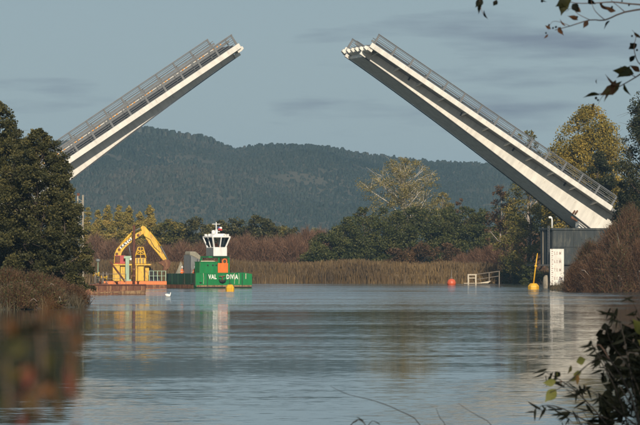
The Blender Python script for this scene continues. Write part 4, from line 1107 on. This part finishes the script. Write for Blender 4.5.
# rusty barge in front
RD = WD(294.3)
rs = RD/F
barge = empty('rusty_barge', (X(118,RD), RD, 0), R(2), 'rusty flat barge in front of the excavator pontoon', 'barge')
def rx(px): return (px-118)*rs
def rz_(py): return (294.3-py)*rs
MB().prism([(rx(76),rz_(285.2)),(rx(78),rz_(291)),(rx(82),-.5),(rx(144.5),-.5),(rx(145.4),rz_(290)),(rx(145.4),rz_(285.2))], 0, 4.5).build('hull', M['rust'], barge, bevel=.03)
MB().box((rx(76),-.10,rz_(285.4)),(rx(145.6),4.5,rz_(284.3))).build('deck', M['rust_dark'], barge, bevel=.02)
MB().add([(rx(93),-.05,rz_(292.6)),(rx(145.3),-.05,rz_(290.2)),(rx(145.3),-.05,rz_(291.6)),(rx(93),-.05,rz_(293.6)),(rx(93),-.003,rz_(292.6)),(rx(145.3),-.003,rz_(290.2)),(rx(145.3),-.003,rz_(291.6)),(rx(93),-.003,rz_(293.6))],
         [(0,1,2,3),(7,6,5,4),(0,4,5,1),(1,5,6,2),(2,6,7,3),(3,7,4,0)]).build('rubbing_timber', M['tan'], barge)
MB().box((rx(118),-.045,rz_(293.8)),(rx(145.3),-.003,rz_(292))).build('waterline_plate', M['tan'], barge)
for px in (84,91,98,105,112,119,126,133,140): MB().box((rx(px),-.06,rz_(290)),(rx(px)+.09,-.003,rz_(285.6))).build('hull_rib', M['rust_dark'], barge)
for px in (100,117,138): MB().lathe([(.09,0),(.09,.22),(.15,.24),(.15,.3)], (rx(px),.25,rz_(284.3)), 8).build('bollard', M['rust_dark'], barge, True)
wn_ = empty('mooring_winch', (X(100,RD+1.5), RD+1.5, rz_(284.3)), R(10), 'small yellow mooring winch on the rusty barge', 'winch')
for k, px in enumerate((96.5,104.5)):
    dr = MB().lathe([(.24,-.3),(.24,-.25),(.13,-.24),(.13,.24),(.24,.25),(.24,.3)], (0,0,0), 14).build('drum', M['yellow'], wn_, True)
    dr.matrix_local = Matrix.Translation(((px-100)*rs,0,.62+.35*(k == 0))) @ Matrix.Rotation(R(90),4,'X') @ Matrix.Rotation(R(60),4,'Y')
MB().box((-.55,-.3,0),(.7,.35,.12)).build('bed_plate', M['rust'], wn_)
for x in (-.5,-.1,.3,.62): MB().box((x-.05,-.12,.12),(x+.05,.12,1.2)).build('stanchion', M['grey_wood'], wn_)
lp = empty('lamp_stand', (X(98,RD+2.6), RD+2.6, rz_(284.3)), 0, 'thin lamp stand on the rusty barge by the left bank', 'lamp')
MB().tube([(0,0,0),(0,0,rz_(262)-rz_(284.3))], .04, 6).build('pole', M['mint'], lp)
MB().lathe([(.08,0),(.2,.06),(.2,.24),(.08,.3)], (0,0,rz_(262)-rz_(284.3)), 10).build('lamp_head', M['hopper'], lp, True)
gr = empty('guard_rail', (X(110,RD+.6), RD+.6, rz_(284.3)), R(2), 'low pale guard rail along the rusty barge deck', 'railing')
MB().tube([(rx(96)-rx(110),0,1.0),(rx(126)-rx(110),0,1.0)], .03, 6).build('rail', M['grey_wood'], gr)
MB().tube([(rx(96)-rx(110),0,.55),(rx(126)-rx(110),0,.55)], .022, 6).build('rail', M['grey_wood'], gr)
for px in (96,102,108,114,120,126): MB().tube([(rx(px)-rx(110),0,0),(rx(px)-rx(110),0,1.0)], .03, 6).build('post', M['grey_wood'], gr)

# pale lattice mast behind the left trees
lm = empty('lattice_mast', (X(80.5,455), 455, gz(X(80.5,455),455)), R(10), 'pale steel lattice mast standing behind the dark left trees', 'mast')
mh = Z(195,455) - lm.location.z
MB().box((-.40,-.08,0),(-.26,.08,mh-.1)).build('upright', M['concrete'], lm)
MB().box((.18,-.10,0),(.36,.12,mh)).build('upright', M['concrete'], lm)
for k in range(12):
    z = mh-.4-k*.7
    MB().tube([(-.33,0,z),(.28,0,z-.35)], .04, 5).build('lattice_brace', M['concrete'], lm)
    MB().tube([(-.33,0,z-.7),(.28,0,z-.35)], .04, 5).build('lattice_brace', M['concrete'], lm)
MB().box((-.4,-.1,mh-.1),(-.1,.1,mh+.22)).build('mast_head', M['rust_dark'], lm)

# ------------------------------------------------------------------ buoys, landing stage, swan
def faceted(r, h, seg, c=(0,0,0)):
    return MB().lathe([(r*.72,-.35),(r,-.1),(r*1.02,h*.55),(r*.62,h),(r*.2,h*1.02)], c, seg)
D = WD(291.2); o = empty('mooring_buoy', (X(230,D), D, 0), .3, 'blocky yellow buoy floating before the green boat', 'buoy', 'yellow buoys')
faceted(.50, .72, 7).build('float', M['buoy_yellow'], o, bevel=.05)
MB().tube([(-.1,0,.70),(-.1,0,.85),(.1,0,.85),(.1,0,.70)], .03, 6).build('mooring_ring', M['rust_dark'], o)
D = WD(289.3); o = empty('marker_buoy', (X(533.5,D), D, 0), .5, 'yellow buoy with a tilted yellow pole beside the pier', 'buoy', 'yellow buoys')
faceted(.66, .70, 6).build('float', M['buoy_yellow'], o, bevel=.06)
k = D/F
o.rotation_euler = (0,0,0)
MB().tube([(0,0,.65),(2*k,0,22*k),(4*k,0,36*k)], [.10,.075,.05], 8).build('pole', M['buoy_yellow'], o, True)
MB().lathe([(.06,0),(.17,.05),(.17,.22),(.06,.28)], (2.2*k,0,22*k), 8).build('lantern', M['buoy_yellow'], o, True)
D = WD(285.0); o = empty('mooring_buoy', (X(451.5,D), D, 0), 0, 'round orange-red buoy with thin mast off the reeds', 'buoy')
MB().lathe([(.25,-.3),(.62,.05),(.66,.35),(.5,.72),(.2,.9)], (0,0,0), 12).build('float', M['buoy_red'], o, True)
MB().tube([(0,0,.88),(0,0,2.3)], [.09,.03], 6).build('mast', M['grey_wood'], o)
MB().lathe([(.16,0),(.2,.1),(.05,.3)], (0,0,.9), 8).build('lantern', M['grey_wood'], o)

D = WD(284.3); o = empty('landing_stage', (X(470,D), D, 0), 0, 'small pale timber landing stage with handrails at the reeds', 'landing stage'); k = D/F
def lx(px): return (px-470)*k
def lz(py): return (284.3-py)*k
MB().prism([(lx(464),lz(283.6)),(lx(488),lz(283.2)),(lx(491),lz(280.8)),(lx(478),lz(283)),(lx(464),lz(283))], -.3, 1.6).build('deck', M['wood'], o)
for px, py in ((468.3,274.4),(475.8,274.2)):
    MB().box((lx(px)-.1,-.25,-.8),(lx(px)+.1,-.08,lz(py))).build('post', M['wood'], o)
    MB().box((lx(px)-.08,1.3,-.8),(lx(px)+.08,1.45,lz(py))).build('post', M['grey_wood'], o)
MB().box((lx(467.6),-.26,lz(275.3)),(lx(476.6),-.255+.19,lz(274.1))).build('rail', M['wood'], o)
MB().box((lx(468.4),-.24,lz(278.4)),(lx(475.8),-.10,lz(277.6))).build('rail', M['wood'], o)
MB().tube([(lx(476),-.15,lz(274.4)),(lx(500.5),2.5,lz(271.2))], .07, 6).build('handrail', M['grey_wood'], o)
MB().tube([(lx(477),-.15,lz(279.4)),(lx(499),2.5,lz(276.2))], .06, 6).build('handrail', M['grey_wood'], o)
for px, t0, t1 in ((489.5,273.0,284.6),(500,271.2,282)): MB().box((lx(px)-.07,1.2 if px < 495 else 2.4,lz(t1)-.5),(lx(px)+.07,1.35 if px < 495 else 2.55,lz(t0))).build('post', M['grey_wood'], o)

D = WD(297.0); o = empty('swan', (X(168,D), D, 0), R(-15), 'white water bird swimming in front of the orange pontoon', 'bird')
k = .75
skin_mesh('body', [(-.36*k,0,.20),(-.22*k,0,.12),(0,0,.11),(.20*k,0,.12),(.28*k,0,.24),(.30*k,0,.36),(.38*k,0,.40)], [(i,i+1) for i in range(6)],
          [(.03,.02),(.11,.09),(.15,.13),(.12,.11),(.05,.05),(.04,.04),(.045,.04)], M['feather'], o, 2, 2)
MB().prism([(.40*k,.385),(.50*k,.375),(.40*k,.42)], -.02, .02).build('beak', M['beak'], o)
for s in (-1,1): MB().prism([(-.34*k,.20),(-.1*k,.10),(.14*k,.14),(.05*k,.27),(-.2*k,.29)], s*.10, s*.15).build('wing', M['feather'], o, bevel=.02)

# ------------------------------------------------------------------ foreground plants near the camera
def leaf_mesh(name, L, W, m, seed, narrow=False):
    rng = np.random.default_rng(seed); v = [(0,0,0)]; n = 6
    prof = [.0,.62,1.0,.94,.62,.25,0] if not narrow else [0,.7,1,.9,.65,.35,0]
    cen = [(L*i/n, 0, -.18*L*(i/n)**2) for i in range(n+1)]
    V, Fq = [], []
    for i in range(n+1):
        w = W*.5*prof[i]*(1+.08*rng.normal())
        c = cen[i]; V += [(c[0], -w, c[2]+w*.35), c, (c[0], w, c[2]+w*.35)]
    for i in range(n):
        a = i*3; Fq += [(a,a+1,a+4,a+3),(a+1,a+2,a+5,a+4)]
    me = bpy.data.meshes.new(name); me.from_pydata(V, [], Fq); me.update()
    me.polygons.foreach_set('use_smooth', [True]*len(me.polygons))
    at_ = me.attributes.new('shade','FLOAT','FACE'); at_.data.foreach_set('value', [float(np.clip(rng.normal(.5,.25),0,1))]*len(me.polygons))
    me.materials.append(m); return me

def put_leaf(me, root, base, tip, roll):
    """a leaf whose stalk is at base, pointing to tip"""
    d = tip - base; L = d.length; q = d.to_track_quat('X','Z')
    o = bpy.data.objects.new('leaf', me); o.rotation_mode = 'QUATERNION'
    from mathutils import Quaternion
    o.rotation_quaternion = q @ Quaternion((1,0,0), roll + math.pi/2); o.location = base - root.location; o.scale = (L,L,L)
    return link(o, root)

LM = {k: [leaf_mesh('leaf', 1, w, M[m], 300+i) for i in range(3)] for k, m, w in (('green','fg_leaf',.72),('brown','fg_brown',.5),('dark','fg_dark',.75),('red','fg_red',.45),('olive','fg_olive',.6))}
LM['narrow'] = [leaf_mesh('leaf', 1, .17, M['fg_dark'], 320+i, True) for i in range(4)]

def branch_mesh(root, D, pts, r0, r1, name='branch', m='twig_bark'):
    P = [at(px, py, D + (q[0] if (q := rest) else 0)) - root.location for px, py, *rest in pts]
    n = len(P)
    # smooth the polyline
    S = []
    for i in range(n-1):
        p0, p1, p2, p3 = P[max(i-1,0)], P[i], P[i+1], P[min(i+2,n-1)]
        for t in (0,.33,.67):
            S.append(.5*((2*p1)+(p2-p0)*t+(2*p0-5*p1+4*p2-p3)*t*t+(3*p1-p0-3*p2+p3)*t**3))
    S.append(P[-1])
    return MB().tube(S, [r0+(r1-r0)*i/(len(S)-1) for i in range(len(S))], 6).build(name, M[m], root, True)

rf_ = random.Random(4)
# overhanging branch, top right; its tree stands on the bank just outside the frame
BD = 24.0
ob = tree('bank_tree', 'half-bare tree beyond the right edge, withered branch hanging in at top right', 'tree', 880, BD, -420, 1.7, 'leaf_mixed', OVAL, .62, 40, 3500, .09, 'bark', .11, .3, 24, None, 401)
branch_mesh(ob, BD, [(880,-30),(780,-14),(700,-6),(660,6),(625,12),(605,20),(590,20,.1),(570,26,.2),(555,30,.3)], .009, .002)
branch_mesh(ob, BD, [(660,6),(632,4),(612,2),(596,3),(575,3,.2),(556,-2,.3)], .006, .002)
branch_mesh(ob, BD, [(605,20),(596,12),(592,4),(590,-6)], .003, .001, 'twig')
branch_mesh(ob, BD, [(625,12),(618,6),(612,1),(606,-8)], .003, .001, 'twig')
branch_mesh(ob, BD, [(590,20),(578,14),(572,8),(566,12)], .0025, .001, 'twig')
branch_mesh(ob, BD, [(570,26),(560,22),(552,22),(548,30)], .002, .001, 'twig')
branch_mesh(ob, BD, [(880,110),(780,70),(700,60,.3),(668,66,.2),(648,70),(636,77),(624,84),(608,92),(590,95)], .008, .002)
branch_mesh(ob, BD, [(648,70),(638,62),(634,48),(636,36),(632,30)], .004, .001, 'twig')
branch_mesh(ob, BD, [(636,77),(626,72),(620,66)], .003, .001, 'twig')
branch_mesh(ob, BD, [(608,92),(602,97),(598,104)], .002, .001, 'twig')
branch_mesh(ob, BD, [(560,-30,.4),(540,-22,.3),(505,-14),(482,-6),(480,4),(483,14)], .003, .0012, 'twig')
branch_mesh(ob, BD, [(505,-14),(498,-4),(494,4)], .002, .001, 'twig')
def lf(kind, b, t, roll=0.0, root=ob, D=BD):
    t = (b[0]+(t[0]-b[0])*1.25, b[1]+(t[1]-b[1])*1.25)
    return put_leaf(LM[kind][rf_.randrange(3)], root, at(*b, D), at(t[0], t[1], D + rf_.uniform(-.015,.015)), roll)
for kd, b, t in (('olive',(560,-1),(568,7)),('olive',(572,-2),(558,5)),('olive',(566,-4),(562,12)),('brown',(616,11),(606,8)),('brown',(581,12),(573,7)),('brown',(578,20),(570,16)),
                 ('olive',(630,66),(620,77)),('olive',(634,74),(617,70)),('brown',(619,86),(606,78)),('brown',(620,84),(604,94)),('brown',(616,80),(612,92)),('olive',(612,92),(619,82)),
                 ('olive',(600,95),(586,95)),('dark',(597,84),(596,80)),('brown',(551,29),(546,26)),('dark',(482,4),(478,12)),('dark',(484,10),(486,18)),('dark',(482,-2),(477,6)),
                 ('dark',(497,0),(494,5)),('olive',(540,-2),(545,2)),('brown',(634,32),(640,38)),('dark',(630,62),(634,56)),('brown',(594,103),(592,108)),('dark',(588,-1),(594,4)),('brown',(548,34),(545,38)),('brown',(558,27),(562,34)),('brown',(566,26),(560,21)),('dark',(610,21),(604,27)),('brown',(600,3),(606,10)),('olive',(624,83),(628,94)),('brown',(640,72),(632,66)),('dark',(637,44),(630,48)),('brown',(612,91),(604,99)),('dark',(572,4),(578,10)),('brown',(588,20),(584,27))):
    lf(kd, b, t, rf_.uniform(-1.2,1.2))
cone_me = MB().lathe([(.2,-.5),(.42,-.25),(.45,.1),(.28,.4),(.1,.5)], (0,0,0), 8).mesh('cone', M['fg_dark'], True)
for px, py in ((549,25),(553,28),(556,27),(546,33),(562,32),(560,28),(577,17),(601,4),(612,7),(632,36),(637,50),(629,5),(596,98),(542,1),(598,100),(631,44),(622,1)):
    p = at(px, py, BD + .01) - ob.location
    o = share('cone', cone_me, ob, p, (rf_.uniform(0,1), rf_.uniform(0,1), 0), rf_.uniform(.011,.018))

tree('bank_tree', 'unseen tall tree on the near bank, added to shade the corner shrub', 'tree', 320+5.5*F/8.0, 8.0, -4700, 2.6, 'leaf_dark', OVAL, .38, 90, 26000, .12, 'bark', .16, .3, 30, None, 402)  # out of view, put in to cast shade on the bottom right shrub

# dark narrow-leaved shrub, bottom right
SD = 22.0
def near_base(px, D): return Vector((X(px,D), D, gz(X(px,D), D)))
sb = empty('riverside_shrub', near_base(630, SD), 0, 'dark narrow-leaved shrub filling the bottom right corner', 'shrub')
tips = []
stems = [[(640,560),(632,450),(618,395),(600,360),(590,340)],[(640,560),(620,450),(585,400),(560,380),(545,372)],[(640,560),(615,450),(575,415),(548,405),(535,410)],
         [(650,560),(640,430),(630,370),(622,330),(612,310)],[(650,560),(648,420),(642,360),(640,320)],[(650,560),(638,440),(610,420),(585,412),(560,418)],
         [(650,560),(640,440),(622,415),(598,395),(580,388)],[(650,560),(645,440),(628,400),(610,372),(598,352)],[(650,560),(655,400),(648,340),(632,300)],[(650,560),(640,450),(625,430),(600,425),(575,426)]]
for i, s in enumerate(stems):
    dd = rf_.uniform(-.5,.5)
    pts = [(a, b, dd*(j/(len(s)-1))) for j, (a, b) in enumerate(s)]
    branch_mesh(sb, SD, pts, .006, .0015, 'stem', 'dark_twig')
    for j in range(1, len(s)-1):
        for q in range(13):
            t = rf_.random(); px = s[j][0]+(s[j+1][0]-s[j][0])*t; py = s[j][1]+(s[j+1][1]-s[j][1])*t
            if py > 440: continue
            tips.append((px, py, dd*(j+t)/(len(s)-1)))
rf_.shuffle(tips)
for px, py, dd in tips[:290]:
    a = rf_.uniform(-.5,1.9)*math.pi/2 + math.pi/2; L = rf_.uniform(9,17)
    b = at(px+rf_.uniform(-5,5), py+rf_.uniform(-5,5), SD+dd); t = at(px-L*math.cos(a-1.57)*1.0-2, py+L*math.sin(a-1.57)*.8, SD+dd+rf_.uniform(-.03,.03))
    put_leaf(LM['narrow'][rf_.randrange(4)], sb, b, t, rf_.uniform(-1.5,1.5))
# broad dark leaves of the same thicket's back, at the right edge
db = empty('broadleaf_shrub', near_base(655, 23.0), 0, 'shaded broad-leaved shrub at the right edge above narrow-leaved one', 'shrub')
for s in ([(665,560),(650,430),(630,370),(612,345),(606,326)],[(665,560),(655,400),(640,350),(626,338),(618,328)],[(670,560),(660,400),(648,350),(640,335)]):
    branch_mesh(db, 23.0, s, .006, .0015, 'stem', 'dark_twig')
spots = [(rf_.uniform(600,646), rf_.uniform(330,425)) for _ in range(120)] + [(606,327),(618,340),(628,338),(624,352),(634,348),(612,352),(640,340),(630,362),(618,362),(638,366),(602,344),(608,338),(622,372),(634,378),(641,356),(626,330),(614,370),(628,346),(636,334),(620,350),(632,356),(640,372)]
for px, py in spots:
    a = rf_.uniform(0, 6.28); L = rf_.uniform(9,16)
    put_leaf(LM['dark'][rf_.randrange(3)], db, at(px-L*.5*math.cos(a), py-L*.5*math.sin(a), 23), at(px+L*.5*math.cos(a), py+L*.5*math.sin(a), 23.03), rf_.uniform(-.8,.8))
# yellow-green twig in front of it
tg = empty('leafy_twig', near_base(640, 20.0), 0, 'twig with round yellow-green leaves above the bottom right shrub', 'twig')
branch_mesh(tg, 20.0, [(650,620),(640,430),(610,360),(592,362),(575,376),(560,388),(550,392)], .006, .0015, 'stem', 'dark_twig')
branch_mesh(tg, 20.0, [(610,360),(600,345),(594,348)], .003, .001, 'stem')
branch_mesh(tg, 20.0, [(650,620),(652,430),(648,350),(640,330)], .005, .0015, 'stem', 'dark_twig')
for kd, b, t in (('green',(556,381),(543,384)),('green',(557,377),(556,371)),('green',(556,389),(545,402)),('green',(576,362),(587,359)),('olive',(571,365),(569,374)),('green',(573,375),(583,372)),
                 ('brown',(576,374),(579,386)),('green',(644,336),(634,318)),('green',(646,346),(638,340)),('dark',(592,341),(588,345)),('brown',(585,384),(586,392)),('brown',(561,380),(561,386)),('dark',(603,343),(600,337)),('olive',(577,376),(570,382)),('dark',(560,372),(554,378))):
    put_leaf(LM[kd][rf_.randrange(3)], tg, at(*b, 20.0), at(*t, 20.02), rf_.uniform(-.6,.6))
# thin bare stems at the bottom
for lab, pts in (('long thin bare stem arching in at the bottom centre', [(430,470),(420,425),(400,411),(375,401),(350,395),(338,390),(330,386)]),
                 ('short thin bare stem, second from the right at bottom centre', [(452,470),(446,428),(440,418),(436,408)]),
                 ('thin bare stem slanting at the bottom right of centre', [(505,460),(492,426),(478,416),(468,410),(458,403)])):
    o = empty('bare_stem', near_base(pts[0][0], 23.0), 0, lab, 'stem', 'thin bare stems at the bottom')
    b0 = 320 + (o.location.x)*F/23.0; y0_ = Y0 + (H-o.location.z)*F/23.0
    branch_mesh(o, 23.0, [(b0, y0_)] + pts, .0035, .0012, 'stalk', 'dark_twig')
o = empty('curled_sprig', near_base(352, 23.0), 0, 'small dark curled sprig at the bottom edge left of centre', 'sprig')
y0_ = Y0 + (H-o.location.z)*F/23.0
branch_mesh(o, 23.0, [(352,y0_),(360,470),(366,430),(360,420),(354,422),(350,426),(349,429)], .004, .0025, 'stalk', 'dark_twig')
branch_mesh(o, 23.0, [(366,430),(372,421),(380,425),(384,432)], .003, .0015, 'stalk', 'dark_twig')
for b, t in (((358,420),(352,424)),((364,421),(356,417)),((374,421),(380,424)),((354,421),(350,427))):
    put_leaf(LM['narrow'][1], o, at(*b,23.0), at(*t,23.0), .4)

# red-leaved shrub close to the lens, far out of focus
RDN = 2.6
rsd = empty('red_shrub', Vector((X(30,RDN), RDN, gz(X(30,RDN),RDN))), 0, 'blurred red-leaved shrub close to the camera at bottom left', 'shrub')
y0_ = Y0 + (H-rsd.location.z)*F/RDN
for s in ([(30,y0_),(28,900),(34,520),(40,420),(42,350),(36,318)],[(30,y0_),(40,900),(66,560),(76,440),(74,370),(64,325)],[(30,y0_),(10,900),(4,560),(10,430),(6,360)]):
    branch_mesh(rsd, RDN, s, .0015, .0006, 'stem')
for kd, b, t in (('red',(68,374),(74,402)),('red',(31,366),(27,392)),('brown',(27,394),(32,416)),('brown',(60,310),(69,332)),('brown',(38,310),(52,320)),('red',(22,410),(27,434)),('brown',(75,332),(80,352)),
                 ('brown',(8,318),(14,338)),('red',(66,366),(70,388)),('red',(24,376),(22,404)),('brown',(44,300),(56,312)),('red',(18,424),(20,446)),('olive',(46,350),(50,376)),('brown',(56,398),(60,424)),('olive',(10,366),(16,388)),('red',(70,316),(78,326))):
    dl = RDN + rf_.uniform(-.12,.12)
    put_leaf(LM[kd][rf_.randrange(3)], rsd, at(*b,dl), at(*t,dl+.004), rf_.uniform(-.7,.7))

for _ in range(34):
    px, py, a, L = rf_.uniform(-4,80), rf_.uniform(306,440), rf_.uniform(.6,2.6), rf_.uniform(12,22)
    dl = RDN + rf_.uniform(-.2,.2)
    put_leaf(LM[rf_.choice(('brown','olive','brown','dark'))][rf_.randrange(3)], rsd, at(px,py,dl), at(px+L*math.cos(a),py+L*math.sin(a),dl+.004), rf_.uniform(-.8,.8))

# ------------------------------------------------------------------ autumn haze over the valley
hz = MB().box((-5700,-700,-3.0),(5700,6100,150)).build('haze', None, None)
hm = bpy.data.materials.new('valley_haze'); hm.use_nodes = True
hn = hm.node_tree.nodes; hn.clear()
pv = hn.new('ShaderNodeVolumePrincipled'); pv.inputs['Color'].default_value = (.42,.70,1.0,1); pv.inputs['Density'].default_value = .000085; pv.inputs['Anisotropy'].default_value = .0
ho = hn.new('ShaderNodeOutputMaterial'); hm.node_tree.links.new(pv.outputs[0], ho.inputs['Volume'])
hz.data.materials.append(hm)
tag(hz, 'pale autumn haze over the river valley', 'haze', kind='stuff')
